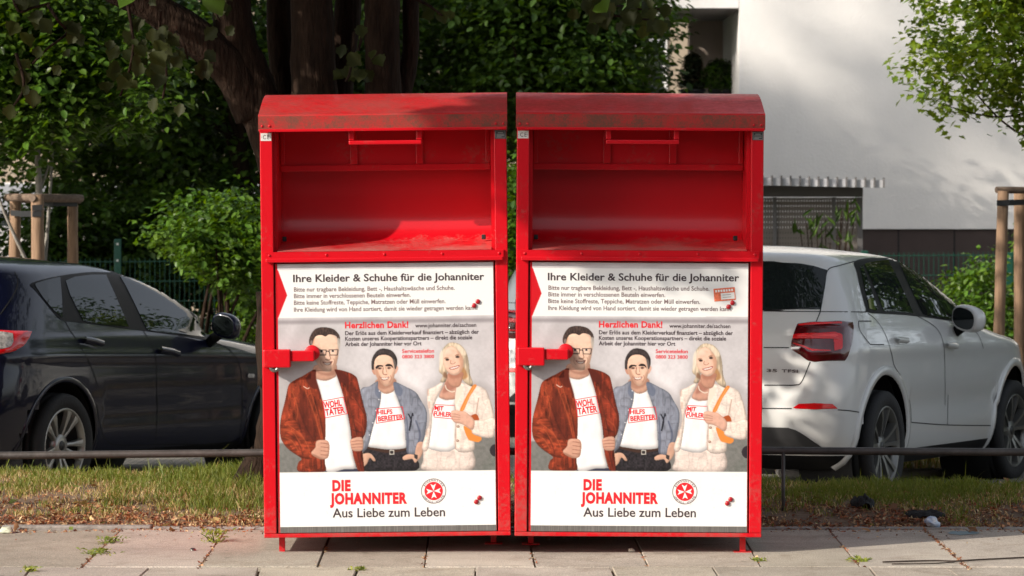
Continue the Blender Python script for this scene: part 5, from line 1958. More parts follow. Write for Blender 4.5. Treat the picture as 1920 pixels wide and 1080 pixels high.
# ------------------------------------------------------------------ mesh fence
M_GREEN = mat('fence_green', (0.004, 0.055, 0.036, 1), rough=0.45)
M_BOLT = mat('bolt', (0.6, 0.6, 0.58, 1), rough=.4, metal=.6)
YF = 34.4
fz0 = -0.55
fe = thing('mesh_fence', 'dark green wire mesh fence behind the parked cars', 'fence', (0, YF, fz0))
posts = [(222, 448), (222 + 466, 452), (1154, 460), (1620, 470), (1891, 473)]
b = MB()
x = -6.2
while x < 6.9:
    ztop = 0.93 + .008 * x
    b.box(x - .0028, x + .0028, -.0028, .0028, .02, ztop - fz0 + .03)
    x += .05
for k in range(8):
    z = 0.93 - fz0 - k * .2
    b.add([(-6.2, -.012, z - .05 - .004), (6.9, -.012, z + .05 - .004), (6.9, -.012, z + .05 + .004), (-6.2, -.012, z - .05 + .004), (-6.2, -.004, z - .05 - .004), (6.9, -.004, z + .05 - .004), (6.9, -.004, z + .05 + .004), (-6.2, -.004, z - .05 + .004)],
          [(0, 1, 2, 3), (4, 7, 6, 5), (0, 4, 5, 1), (3, 2, 6, 7)])
b.build('wire_mesh', M_GREEN, fe)
for px, py in posts:
    x = kx(px, YF); z = EYE - (py - HY) * YF / F
    b = MB()
    b.box(x - .035, x + .035, -.08, -.02, 0, z - fz0, 0, .004)
    for k in range(6):
        zz = z - fz0 - .05 - k * .165
        b.box(x - .011, x + .011, -.088, -.0805, zz - .011, zz + .011, 1)
    b.build('post', [M_GREEN, M_BOLT], fe)

# ------------------------------------------------------------------ knee rail
M_RAIL = mat('rail_metal', (0.075, 0.068, 0.064, 1), rough=0.5, metal=.4, var=.25, vscale=9, bump=.1, bscale=60)
YR = 17.46
kr = thing('knee_rail', 'grey tubular knee rail running behind the containers', 'rail', (0, YR, 0))
b = MB()
b.tube([(-8, 0.07, .322), (-4, .05, .330), (-2.6, .03, .328), (-1.3, .012, .343), (0, 0, .352), (1.3, -.01, .356), (2.6, -.02, .349), (4, -.03, .35), (8, -.06, .35)], .0195, 12)
b.build('bar', M_RAIL, kr)
for x in (-5.2, -0.75, 1.386, 3.6, 6):
    b = MB()
    b.tube([(x, -.02, -.1), (x, -.02, .37)], .0095, 8)
    b.build('post', M_RAIL, kr)

# ------------------------------------------------------------------ tree stakes
M_WOOD = mat('stake_wood', (0.30, 0.19, 0.115, 1), rough=0.8, base2=(0.19, 0.115, 0.07, 1), vscale=5, stretch=(9, 9, .8), bump=.25, bscale=12)
M_WOODG = mat('stake_wood_grey', (0.20, 0.14, 0.10, 1), rough=0.85, base2=(0.11, 0.075, 0.055, 1), vscale=6, stretch=(1, 8, 8), bump=.25, bscale=12)
M_STRAP = mat('strap', (0.012, 0.012, 0.014, 1), rough=0.5)
YT = 26.4


def tripod(label, posts, rails, straps, Y):
    zb = lot_z(Y) - .05
    base = Vector(((posts[0][0] - 960) * Y / F, Y, zb))
    t = thing('tree_stakes', label, 'tree stakes', base, 0, 'wooden tree stakes')
    r = random.Random(len(posts))
    for px, py, dy, rad, lean in posts:
        p = pt(px, py, Y + dy) - base
        q = Vector((p.x + lean, p.y, 0))
        b = MB()
        n = 9
        b.tube([q.lerp(p, i / n) for i in range(n + 1)], [rad * (1 + .03 * math.sin(i * 2.1)) for i in range(n + 1)], 14)
        b.build('stake', M_WOOD, t)
    for (a, ay, ad), (c, cy, cd_), rad in rails:
        p, q = pt(a, ay, Y + ad) - base, pt(c, cy, Y + cd_) - base
        b = MB(); b.tube([p.lerp(q, i / 5) for i in range(6)], [rad * x for x in (.96, 1.02, .98, 1.03, 1, .95)], 12)
        b.build('rail', M_WOODG, t)
    for pts in straps:
        b = MB()
        P = [pt(a, ay, Y + ad) - base for a, ay, ad in pts]
        vs = [(p.x, p.y, p.z - .022) for p in P] + [(p.x, p.y, p.z + .022) for p in P]
        n = len(P)
        b.add(vs, [(i, i + 1, n + i + 1, n + i) for i in range(n - 1)])
        b.build('strap', M_STRAP, t)
    return t


tripod('three weathered stakes with top rails beside the dark blue car', [(29, 375, .35, .045, -.03), (70, 366, -.35, .050, .02), (136, 384, .25, .042, .01)],
       [((13, 370, -.05), (80, 371, -.33), .030), ((60, 371, -.40), (152, 372, .2), .032), ((25, 374, .42), (150, 376, .33), .026)],
       [[(20, 399, .29), (40, 401, -.1), (62, 401, -.405), (78, 401, -.405)], [(60, 390, -.41), (80, 389, -.41), (80, 391, -.40)], [(79, 382, -.30), (100, 381, -.05), (145, 382, .19)]], YT)
tripod('two pale stakes with a top rail beside the green fence post', [(1881, 358, -.25, .044, -.06), (1912, 362, .2, .046, .0), (1990, 362, .0, .045, .0)],
       [((1868, 356, -.2), (2010, 358, .05), .026)],
       [[(1869, 381, -.31), (1893, 380, -.31), (1925, 379, -.1), (1990, 379, -.06)]], YT)
# ------------------------------------------------------------------ trees and plants
M_BARK = mat('bark', (0.014, 0.0085, 0.006, 1), spec=0.12, rough=0.95, base2=(0.036, 0.022, 0.015, 1), vscale=9, stretch=(3, 3, .6), bump=1.0, bscale=16)
M_BARKY = mat('young_bark', (0.22, 0.20, 0.17, 1), rough=0.9, base2=(0.32, 0.30, 0.27, 1), vscale=12, bump=.3, bscale=30)
M_LEAF = leaf_mat('leaf', trans=.32, gloss=.38)
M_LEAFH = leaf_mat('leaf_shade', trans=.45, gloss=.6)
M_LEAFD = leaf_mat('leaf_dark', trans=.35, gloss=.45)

DARK = [(.030, .062, .009), (.038, .078, .011), (.054, .102, .014), (.020, .044, .007)]  # the wood's shade is partly put into these low greens
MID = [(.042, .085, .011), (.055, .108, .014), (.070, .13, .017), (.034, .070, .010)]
LITE = [(.075, .150, .016), (.060, .125, .014), (.095, .17, .02), (.045, .10, .012)]  # sunlight on the leaves is partly put into these lighter greens
OLIVE = [(.045, .055, .014), (.055, .066, .016), (.036, .048, .012)]
CONIF = [(.020, .034, .014), (.030, .040, .016), (.016, .028, .012)]


def uv_sun(p):
    return .521 * p[0] - .853 * p[1], p[2] + .467 * p[0] + .285 * p[1]


def tree(name, label, cat, base, height, crown, n, per, leaf, pal, seed, cr=(.45, .65), mat_l=None, bark=None, trunk_r=.16, shape=OV, width=.62, reject=None, group=None, limbs=7, lean=(0, 0), bias=.75, extra=None, droop=.5, jit=.45):
    """tapered trunk with limbs, crown of leaf sprays. crown: (centre, radii)"""
    rng = np.random.default_rng(seed)
    t = thing(name, label, cat, base, 0, group)
    base = Vector(base)
    c0, rad = Vector(crown[0]), np.array(crown[1])
    cs = []
    while len(cs) < n:
        d = rng.normal(size=3); d /= np.linalg.norm(d)
        r = rng.uniform(0, 1) ** (1 / 3 if bias is None else bias)
        lump = 0.72 + 0.42 * mnoise.noise(Vector(d * 1.7) + Vector((seed * 3.1, 0, 0)))
        p = np.array(c0) + d * rad * r * lump * 1.15
        if reject and reject(p):
            continue
        cs.append(p)
    cs = np.array(cs)
    arr = leaf_cloud(rng, cs - np.array(base), rng.uniform(cr[0], cr[1], n), per, leaf, pal, droop=droop, jit=jit)
    if extra:
        ex = extra(rng, np.array(base))
        arr = [np.concatenate([a, e]) for a, e in zip(arr, ex)]
    leaves_mesh('crown', *arr, shape=shape, width=width, material=mat_l or M_LEAF, parent=t)
    b = MB()
    top = Vector(c0) + Vector((0, 0, rad[2] * .45)) - base
    k = 9
    pts = []
    for i in range(k + 1):
        f = i / k
        p = Vector((top.x * f * f, top.y * f * f, top.z * f))
        p += Vector((rng.normal() * .05, rng.normal() * .05, 0)) * (1 if 0 < i else 0) * trunk_r * 3
        pts.append(p)
    b.tube(pts, [trunk_r * (1.25 if i == 0 else 1) * (1 - .8 * i / k) for i in range(k + 1)], 12)
    idx = rng.choice(n, min(limbs, n), replace=False)
    for j in idx:
        f = rng.uniform(.35, .8)
        s = pts[int(f * k)]
        e = Vector(cs[j]) - base
        m = s.lerp(e, .5) + Vector((0, 0, -.12 * (e - s).length))
        pp = catmull([s, m, e], 5)
        r0 = trunk_r * (1 - .8 * f) * .55
        b.tube(pp, [r0 * (1 - .8 * i / (len(pp) - 1)) for i in range(len(pp))], 7)
    b.build('trunk', bark or M_BARK, t)
    return t


def shrub(name, label, cat, base, crown, n, per, leaf, pal, seed, stems=6, cr=(.22, .38), mat_l=None, shape=OV, width=.62, group=None, bias=.5, droop=.3, jit=.5, stem_r=.02, low=None):
    rng = np.random.default_rng(seed)
    base = Vector(base)
    t = thing(name, label, cat, base, 0, group)
    c0, rad = np.array(crown[0]), np.array(crown[1])
    cs = []
    while len(cs) < n:
        d = rng.normal(size=3); d /= np.linalg.norm(d)
        lump = 0.75 + 0.45 * mnoise.noise(Vector(d * 2.1) + Vector((seed * 1.7, 2, 0)))
        p = c0 + d * rad * rng.uniform(0, 1) ** bias * lump * 1.15
        if p[2] < base.z + .05 or (low and low(p)):
            continue
        cs.append(p)
    cs = np.array(cs)
    arr = leaf_cloud(rng, cs - np.array(base), rng.uniform(cr[0], cr[1], n), per, leaf, pal, droop=droop, jit=jit)
    leaves_mesh('foliage', *arr, shape=shape, width=width, material=mat_l or M_LEAF, parent=t)
    b = MB()
    for i in range(stems):
        e = Vector(cs[rng.integers(0, n)]) - base
        s = Vector((rng.normal() * .10, rng.normal() * .10, 0))
        m = Vector((s.x * .6 + e.x * .35, s.y * .6 + e.y * .35, e.z * .55))
        pp = catmull([s, m, e], 5)
        b.tube(pp, [stem_r * (1 - .75 * q / (len(pp) - 1)) for q in range(len(pp))], 7)
    b.build('stems', M_BARK, t)
    return t


LOBED = [(-.48, 0), (-.40, .24), (-.20, .34), (-.14, .54), (.04, .44), (.12, .52), (.26, .38), (.34, .22), (.58, 0), (.34, -.22), (.26, -.38), (.12, -.52), (.04, -.44), (-.14, -.54), (-.20, -.34), (-.40, -.24)]

# ---- the big many-stemmed tree behind the containers
YTR = 18.55


def sp(px, py, dy=0.0):
    return pt(px, py, YTR + dy)


def big_tree():
    base = Vector(((598 - 960) * YTR / F, YTR, .03))
    t = thing('multi_stem_tree', 'big old tree with many dark stems rising behind the left container', 'tree', base)
    b = MB()
    rgt = random.Random(4)

    def stem(pts, rads, n=16):
        P = [Vector(p) - base for p in pts]
        P2 = catmull(P, 6)
        R2 = np.interp(np.linspace(0, len(P) - 1, len(P2)), range(len(P)), rads)
        b.tube(P2, list(R2 * np.array([1 + rgt.uniform(-.03, .03) for _ in P2])), n, jitter=.035, rg=rgt)
    g = base
    stem([g + Vector((0, 0, -.2)), g + Vector((0, 0, 0.05)), g + Vector((0, 0, .45)), g + Vector((.0, 0, 1.1))], [.43, .375, .33, .34], 24)
    stem([g + Vector((-.05, 0, .6)), sp(575, 420), sp(528, 300), sp(474, 160), sp(440, 60), sp(432, -60), sp(430, -260)], [.30, .20, .135, .118, .108, .10, .08])
    stem([sp(478, 215), sp(432, 128, -.05), sp(352, 58, -.1), sp(270, 5, -.15), sp(180, -40, -.2), sp(60, -130, -.3)], [.115, .112, .100, .085, .075, .055])
    stem([g + Vector((.0, .15, .6)), sp(540, 330, .2), sp(532, 170, .25), sp(524, 60, .25), sp(520, -200, .3)], [.26, .11, .070, .068, .06])
    stem([g + Vector((.05, -.1, .6)), sp(592, 330, -.05), sp(589, 170, -.05), sp(585, 40, -.05), sp(580, -260, 0)], [.3, .15, .124, .118, .10])
    stem([g + Vector((.1, .2, .8)), sp(628, 250, .25), sp(640, 120, .25), sp(652, 20, .25), sp(668, -220, .3)], [.22, .10, .078, .074, .06])
    stem([g + Vector((.2, .0, .5)), sp(712, 330), sp(718, 170), sp(716, 60), sp(717, -40), sp(725, -260)], [.30, .14, .100, .096, .098, .08])
    stem([g + Vector((.2, .1, .8)), sp(735, 250, .12), sp(768, 110, .12), sp(770, 20, .12), sp(776, -200, .15)], [.2, .07, .046, .045, .04])
    # root flare
    for a in range(7):
        an = a * .9
        d = Vector((math.cos(an), math.sin(an), 0))
        b.tube([d * .30 + Vector((0, 0, .18)), d * .42 + Vector((0, 0, .05)), d * .58 + Vector((0, 0, -.06))], [.13, .10, .05], 10)
    # limbs into the crown
    rng = np.random.default_rng(17)

    def rej(p):
        zf = EYE + 345 * p[1] / F          # keep the far view open below the picture's top edge
        if p[2] < zf + .42:
            return True
        u, v = uv_sun(p)  # crown cut away on these rays to let sun through
        if -18.6 < u < -14.7 and v < 6.05:
            return True
        if -14.7 <= u < -14.05 and v < 7.25:
            return True
        if -19.9 < u < -18.1 and 7.3 < v < 8.6:
            return True
        if -14.05 <= u < -13.55 and v < 6.85:
            return True
        if u >= -13.55 and v < 6.45 + .2 * math.sin(u * 9):
            return True
        return False
    cs = []
    c0, rad = np.array([-1.6, 18.0, 5.6]), np.array([5.4, 5.8, 3.2])
    while len(cs) < 950:
        d = rng.normal(size=3); d /= np.linalg.norm(d)
        p = c0 + d * rad * rng.uniform(0, 1) ** .5 * (0.8 + .4 * mnoise.noise(Vector(d * 2)))
        if not rej(p):
            cs.append(p)
    while len(cs) < 998:      # front boughs added on the sun's rays to shade the container roofs
        q = np.array([rng.uniform(-.55, 1.2), 15.9, rng.uniform(1.75, 2.25) - .35 * rng.uniform(0, 1) ** 3])
        p = q + np.array(sdir) * rng.uniform(4.6, 7.5)
        u, v = uv_sun(p)
        if u > -13.80 and (v > 6.5 or (u > -13.5 and v > 6.1)):
            cs.append(p)
    cs = np.array(cs)
    ends = [sp(430, -260), sp(60, -130, -.3), sp(520, -200, .3), sp(580, -260), sp(668, -220, .3), sp(725, -260), sp(776, -200, .15)]
    for k in range(34):
        e = Vector(cs[rng.integers(0, len(cs))]); s = ends[k % len(ends)]
        m = s.lerp(e, .5) + Vector((0, 0, .25))
        pp = catmull([s - base, m - base, e - base], 5)
        b.tube(pp, [.055 * (1 - .8 * i / (len(pp) - 1)) for i in range(len(pp))], 7)
    arr = leaf_cloud(rng, cs - np.array(base), np.where(np.arange(len(cs)) < 950, rng.uniform(.45, .75, len(cs)), rng.uniform(.22, .36, len(cs))), 40, .14, OLIVE + MID, droop=.6)
    # sprays hanging into the picture: big lobed leaves on thin twigs
    tw = MB()
    P, N, A, S, Cc = [], [], [], [], []
    sprays = [((235, -20), [(245, 40), (250, 90), (240, 140), (225, 180)], 30, .11), ((300, 20), [(300, 80), (312, 130), (305, 185)], 26, .12), ((330, 60), [(345, 85), (352, 110)], 8, .10),
              ((20, -20), [(35, 20), (60, 15), (95, 5)], 14, .13), ((90, 10), [(110, 40), (125, 62), (90, 90), (60, 120)], 16, .11), ((30, 100), [(45, 160), (25, 200)], 7, .11),
              ((665, 60), [(660, 110), (655, 140), (648, 152)], 10, .125), ((678, 70), [(672, 95)], 5, .10),
              ((1090, -40), [(1140, 5), (1170, 12), (1210, 18), (1260, 14)], 26, .115), ((1150, -30), [(1130, 22), (1160, 30), (1200, 35), (1240, 40)], 24, .115),
              ((760, -10), [(800, 8), (830, 30)], 10, .10), ((390, -20), [(400, 15), (412, 40)], 8, .1)]
    for s0, ptsx, n, ls in sprays:
        dy = rng.uniform(-1.2, -.3)
        pp = catmull([sp(*s0, dy)] + [sp(a, c, dy + rng.uniform(-.1, .1)) for a, c in ptsx], 5)
        b.tube([p - base for p in pp], [.008 * (1 - .6 * i / len(pp)) + .002 for i in range(len(pp))], 6)
        pal = np.array(OLIVE)
        for k in range(int(n * .75)):
            p = pp[int(rng.uniform(.25, 1) * (len(pp) - 1))]
            P.append(np.array(p - base) + rng.normal(size=3) * np.array([.075, .12, .06]))
            N.append(np.array([rng.normal() * .5, -1.0, rng.normal() * .5 + .35]))
            A.append(np.array([rng.normal() * .6, rng.normal() * .3, -1]))
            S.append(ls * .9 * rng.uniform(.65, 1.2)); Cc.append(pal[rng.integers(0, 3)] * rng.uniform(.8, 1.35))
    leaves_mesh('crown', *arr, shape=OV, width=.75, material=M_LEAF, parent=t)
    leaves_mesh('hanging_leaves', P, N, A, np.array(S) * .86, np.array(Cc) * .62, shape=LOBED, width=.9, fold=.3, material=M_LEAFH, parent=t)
    b.build('trunk', M_BARK, t)
    return t


big_tree()

# ---- young tree in the left stakes: lit leaves in front of the dark wood
tree('young_tree', 'young tree with pale trunk standing in the left stakes', 'tree', (-3.63, 26.5, lot_z(26.5)), 5, ((-3.75, 26.4, 2.75), (1.5, 1.0, 1.1)), 420, 44, .08, MID[1:3] + LITE[1:2], 21, cr=(.2, .36), trunk_r=.048, bark=M_BARKY, limbs=3,
     reject=lambda p: p[2] < 1.93 + .25 * max(0, p[0] + 3.5) or p[0] > -2.4, bias=.5)
# ---- young maple in the right stakes
tree('young_maple', 'young bright green maple held by the right stakes', 'tree', (4.22, 26.45, lot_z(26.45)), 5, ((4.40, 26.4, 3.05), (1.75, 1.2, 1.5)), 560, 40, .062, [(c_[0] * 2.0, c_[1] * 1.5, c_[2] * 1.2) for c_ in LITE], 22, cr=(.15, .30), trunk_r=.05, bark=M_BARK, limbs=16,
     shape=MAPLE, width=.95, bias=.42, reject=lambda p: p[2] < 2.02 + .30 * max(0, 4.0 - p[0]) or p[0] < 3.06, droop=.7)

# ---- dark wood behind
BT = [((-5.6, 35.2), (3.0, 2.2, 2.6), 3.6, 250, DARK + MID[:1], 'broad dark maple right behind the young staked tree'),
      ((-2.9, 36.8), (2.4, 2.0, 2.3), 3.3, 230, DARK, 'dark leafy maple between the left stakes and the big stems'),
      ((-0.4, 38.2), (2.2, 1.8, 2.4), 3.4, 200, DARK + MID[:1], 'dark maple standing behind the big stems'),
      ((0.55, 36.9), (1.5, 1.5, 1.9), 3.3, 260, DARK + MID[3:], 'shady maple behind the gap between the containers'),
      ((0.5, 43.0), (1.9, 1.6, 2.6), 3.9, 240, DARK + MID[:1], 'farther dark tree left of the loggia'),
      ((-3.9, 38.6), (2.0, 1.2, 1.5), 1.9, 190, DARK, 'low dark tree crown behind the left stakes'),
      ((-7.4, 39.5), (2.6, 2, 2.8), 4.0, 190, DARK, 'dark tree at the far left edge'),
      ((-5.0, 44.5), (2.8, 1.6, 3.0), 3.4, 240, DARK, 'dark tree of the back row behind the left stakes'),
      ((-2.0, 45.5), (2.6, 1.6, 3.0), 3.2, 240, DARK, 'dark tree of the back row behind the big stems'),
      ((-0.3, 47.0), (2.4, 1.6, 3.0), 3.4, 200, DARK, 'dark tree of the back row behind the containers')]
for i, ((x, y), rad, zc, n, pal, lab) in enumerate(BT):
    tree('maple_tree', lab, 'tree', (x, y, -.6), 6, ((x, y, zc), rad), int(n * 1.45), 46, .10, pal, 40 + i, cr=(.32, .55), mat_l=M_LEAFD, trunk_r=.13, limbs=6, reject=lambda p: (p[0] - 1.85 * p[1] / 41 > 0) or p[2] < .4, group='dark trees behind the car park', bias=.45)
# trees left of the picture whose shade falls over the car park and the wood
for i, (x, y, zc, rad, n) in enumerate(((-7.4, 20.4, 5.4, (2.2, 2.2, 3.2), 240), (-10.8, 30.2, 6.2, (2.7, 2.7, 4.0), 260), (-13.5, 34.0, 6.6, (3.8, 3.4, 4.4), 260))):
    tree('linden_tree', ['linden nearest the dark blue car, beyond the left edge', 'linden beyond the left edge near the stakes', 'linden farthest out on the left'][i], 'tree', (x, y, -.5), 9, ((x, y, zc), rad), n, 40, .17, MID, 60 + i, cr=(.5, .8), trunk_r=.2, limbs=8, group='lindens left of the car park', bias=.5)
# tall poplars far to the left: they shade the wood and most of the white wall
for i, (u_, d_) in enumerate(((-31.6, 0), (-33.5, 1.5), (-35.6, -1), (-38.4, 2), (-41.4, 0), (-46, 2))):
    x, y = -25.6 + .521 * (u_ + 32.4) - .853 * (d_ + 12), 22.4 - .853 * (u_ + 32.4) - .521 * (d_ + 12)
    zt_ = 19.7 - .467 * x - .285 * y
    tree('poplar', ['poplar far to the left, nearest the road', 'second poplar from the road, far to the left', 'third poplar from the road, far to the left', 'fourth poplar from the road, far to the left', 'fifth poplar from the road, far to the left', 'poplar far to the left, farthest from the road'][i], 'tree', (x, y, -.6), 22, ((x, y, zt_ - 11.5), (2.2, 2.2, 12)), 420, 30, .28, MID, 90 + i, cr=(.7, 1.0), trunk_r=.3, limbs=8, group='poplars far to the left', bias=.45)
# trees right of the picture (mirrored in the car windows)
for i, (x, y, zc, rad) in enumerate(((8.2, 25.5, 4.6, (2.4, 2.4, 3.2)), (9.6, 30.5, 5.0, (2.6, 2.4, 3.6)), (6.9, 34.0, 3.4, (1.3, 1.6, 2.4)), (12.5, 35.5, 5.0, (2.8, 2.4, 3.6)))):
    tree('roadside_maple', ['maple beyond the right edge, nearest the road', 'maple beyond the right edge, in the middle', 'small maple beyond the right edge, by the fence', 'maple beyond the right edge, farthest out'][i], 'tree', (x, y, -.5), 8, ((x, y, zc), rad), 190, 40, .14, MID, 160 + i, cr=(.45, .75), trunk_r=.16, limbs=7, group='maples right of the car park', bias=.5)
# unseen street trees behind the viewer, a dense row added to dim sky light
SN = ['leftmost', 'second from the left', 'in the middle', 'second from the right', 'rightmost']
for i, (x, y) in enumerate(((-6.5, -7.5), (-2.0, -6), (3.0, -6.5), (7.6, -6), (12.5, -7))):
    tree('street_tree', 'street tree across the road, ' + SN[i], 'tree', (x, y, -.12), 12, ((x, y, 6.6), (3.3, 2.6, 4.6)), 300, 34, .22, MID, 80 + i, cr=(.6, .95), trunk_r=.2, limbs=7, group='street trees across the road', bias=.5)

for i, (x, y, zc) in enumerate(((-12.6, 1.2, 8.6), (-10.4, -3.0, 8.2), (-16.5, -1.8, 10.0))):  # unseen trees added to shade the street and cut bounced light
    tree('added_shade_tree', ['added shade tree left of the viewer, nearest the containers', 'added shade tree left of the viewer, beside the road', 'added shade tree left of the viewer, farthest out'][i], 'tree', (x, y, -.12), 12, ((x, y, zc), (2.7, 2.7, 4.4)), 300, 34, .22, MID, 180 + i, cr=(.6, .95), trunk_r=.22, limbs=7, group='added shade trees left of the viewer', bias=.5)

# ---- shrubs
def shr(px0, px1, py0, py1, Y):
    x0, x1 = (px0 - 960) * Y / F, (px1 - 960) * Y / F
    z1, z0 = EYE - (py0 - HY) * Y / F, EYE - (py1 - HY) * Y / F
    return ((x0 + x1) / 2, Y, (z0 + z1) / 2), ((x1 - x0) / 2, .8, (z1 - z0) / 2)


c, r = shr(255, 570, 345, 610, 29.5)
shrub('leafy_shrub', 'fresh green leafy shrub behind the bonnet of the dark blue car', 'shrub', (c[0], c[1], lot_z(29.5)), (c, r * np.array([1.1, 1, 1.05]) if False else r), 300, 30, .066, [tuple(1.05 * q for q in c_) for c_ in LITE] + MID[1:3], 101, stems=9, cr=(.14, .30), bias=.7, stem_r=.028, low=lambda p: p[2] < .95 - .5 * (p[0] + 2.6) and p[0] < -2.2)
c, r = shr(420, 700, 480, 700, 30.5)
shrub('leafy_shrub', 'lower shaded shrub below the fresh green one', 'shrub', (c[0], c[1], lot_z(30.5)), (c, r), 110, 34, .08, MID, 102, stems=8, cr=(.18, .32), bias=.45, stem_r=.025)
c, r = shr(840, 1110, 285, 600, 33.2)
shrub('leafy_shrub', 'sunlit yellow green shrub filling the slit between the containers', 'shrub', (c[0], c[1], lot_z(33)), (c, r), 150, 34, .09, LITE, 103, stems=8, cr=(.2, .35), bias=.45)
c, r = shr(1745, 1960, 470, 700, 33.6)
shrub('leafy_shrub', 'sunlit yellow green shrub growing through the green fence', 'shrub', (c[0] + .1, c[1], lot_z(33)), (c, r), 120, 30, .065, LITE, 104, stems=10, cr=(.12, .26), bias=.55, stem_r=.012)
c, r = shr(1880, 1990, 420, 640, 35.2)
shrub('leafy_shrub', 'taller sunlit shrub behind the right stakes', 'shrub', (c[0], c[1], lot_z(33)), (c, r), 60, 30, .065, LITE, 109, stems=7, cr=(.12, .26), bias=.55, stem_r=.012)
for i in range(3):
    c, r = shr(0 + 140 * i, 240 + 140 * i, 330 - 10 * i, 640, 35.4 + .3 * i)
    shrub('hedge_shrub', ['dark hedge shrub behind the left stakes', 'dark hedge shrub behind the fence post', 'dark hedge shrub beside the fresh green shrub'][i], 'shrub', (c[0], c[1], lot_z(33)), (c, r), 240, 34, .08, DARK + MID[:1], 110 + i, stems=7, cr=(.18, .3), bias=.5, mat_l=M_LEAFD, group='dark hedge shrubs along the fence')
for i, (x, y, r_, h_) in enumerate(((5.6, 24.2, .9, 1.1), (6.6, 27.5, 1.4, 1.6), (8.6, 30.5, 1.7, 1.8), (7.2, 22.0, 1.2, 1.3))):  # unseen shrubs added so the blue car's side mirrors something dark
    shrub('added_shrub', ['low added shrub beyond the right edge beside the white car', 'round added shrub beyond the right edge below the maples', 'large added shrub beyond the right edge near the fence', 'added shrub beyond the right edge, nearest the pavement'][i], 'shrub', (x, y, lot_z(y)), ((x, y, lot_z(y) + h_ * .9), (r_, r_ * .8, h_)), 130, 34, .09, MID, 140 + i, stems=6, cr=(.25, .4), group='added shrubs right of the car park')
# bamboo-like climber before the shed screen
rngc = np.random.default_rng(9)
cl = thing('climbing_plant', 'dark long-leaved plant silhouetted against the perforated shed screen', 'plant', (kx(1550, 36.9), 36.9, -.55))
P, N, A, S, Cc = [], [], [], [], []
b = MB()
for px, py in ((1530, 405), (1512, 418), (1548, 412), (1540, 425), (1578, 395), (1592, 388), (1580, 405), (1600, 418), (1570, 440), (1588, 450), (1520, 432), (1500, 428), (1556, 455), (1545, 460)):
    q = pt(px, py, 36.9) - cl.location
    e = Vector((q.x * .4, 0, 0))
    b.tube(catmull([e, Vector((q.x * .7, .02, q.z * .6)), q], 4), .006, 5)
    for k in range(3):
        P.append(np.array(q) + rngc.normal(size=3) * .05); a = rngc.uniform(-1.2, 1.2)
        N.append((rngc.normal() * .3, -1, rngc.normal() * .3)); A.append((math.sin(a), 0, math.cos(a)))
        S.append(rngc.uniform(.13, .2)); Cc.append(np.array(DARK[k]) * 1.2)
leaves_mesh('leaves', P, N, A, S, Cc, shape=SLIM, width=.22, material=M_LEAFD, parent=cl)
b.build('stems', M_BARK, cl)
# loggia plants
M_POT = mat('plant_pot', (0.02, 0.022, 0.03, 1), rough=.5)
for px, py0, wpx, pal, lab, sh_, wd, seed in ((1298, 96, 46, CONIF + [(.07, .05, .03)], 'dark reddish conifer in a pot on the loggia', SLIM, .3, 5), (1352, 110, 72, MID + CONIF, 'bushy green potted shrub beside the white wall', SLIM, .3, 6)):
    Yp = 43.2
    x = kx(px, Yp); zt_ = EYE - (py0 - HY) * Yp / F; zb = 2.73
    t = thing('potted_plant', lab, 'potted plant', (x, Yp, zb))
    b = MB()
    b.lathe([(0, 0), (.13, 0), (.16, .10), (.17, .10), (.17, .125), (.15, .125), (.14, .11), (0, .11)], 20, Matrix.Identity(4))
    b.build('pot', M_POT, t)
    rng = np.random.default_rng(seed)
    cs = [];
    n = 90
    for k in range(n):
        f = rng.uniform(0, 1)
        rr = wpx / 2 * Yp / F * ((1 - f) ** .6 if seed == 5 else math.sin(math.pi * min(.95, f * .8 + .2)) ** .5)
        a = rng.uniform(0, 6.28); q = rr * rng.uniform(0, 1) ** .5
        cs.append((q * math.cos(a), q * math.sin(a),   .13 + f * (zt_ - zb - .19)))
    arr = leaf_cloud(rng, cs, [.10] * n, 30, .07, [tuple(1.5 * q for q in c_) for c_ in pal], droop=-.2)
    leaves_mesh('foliage', *arr, shape=sh_, width=wd, material=M_LEAFD, parent=t)

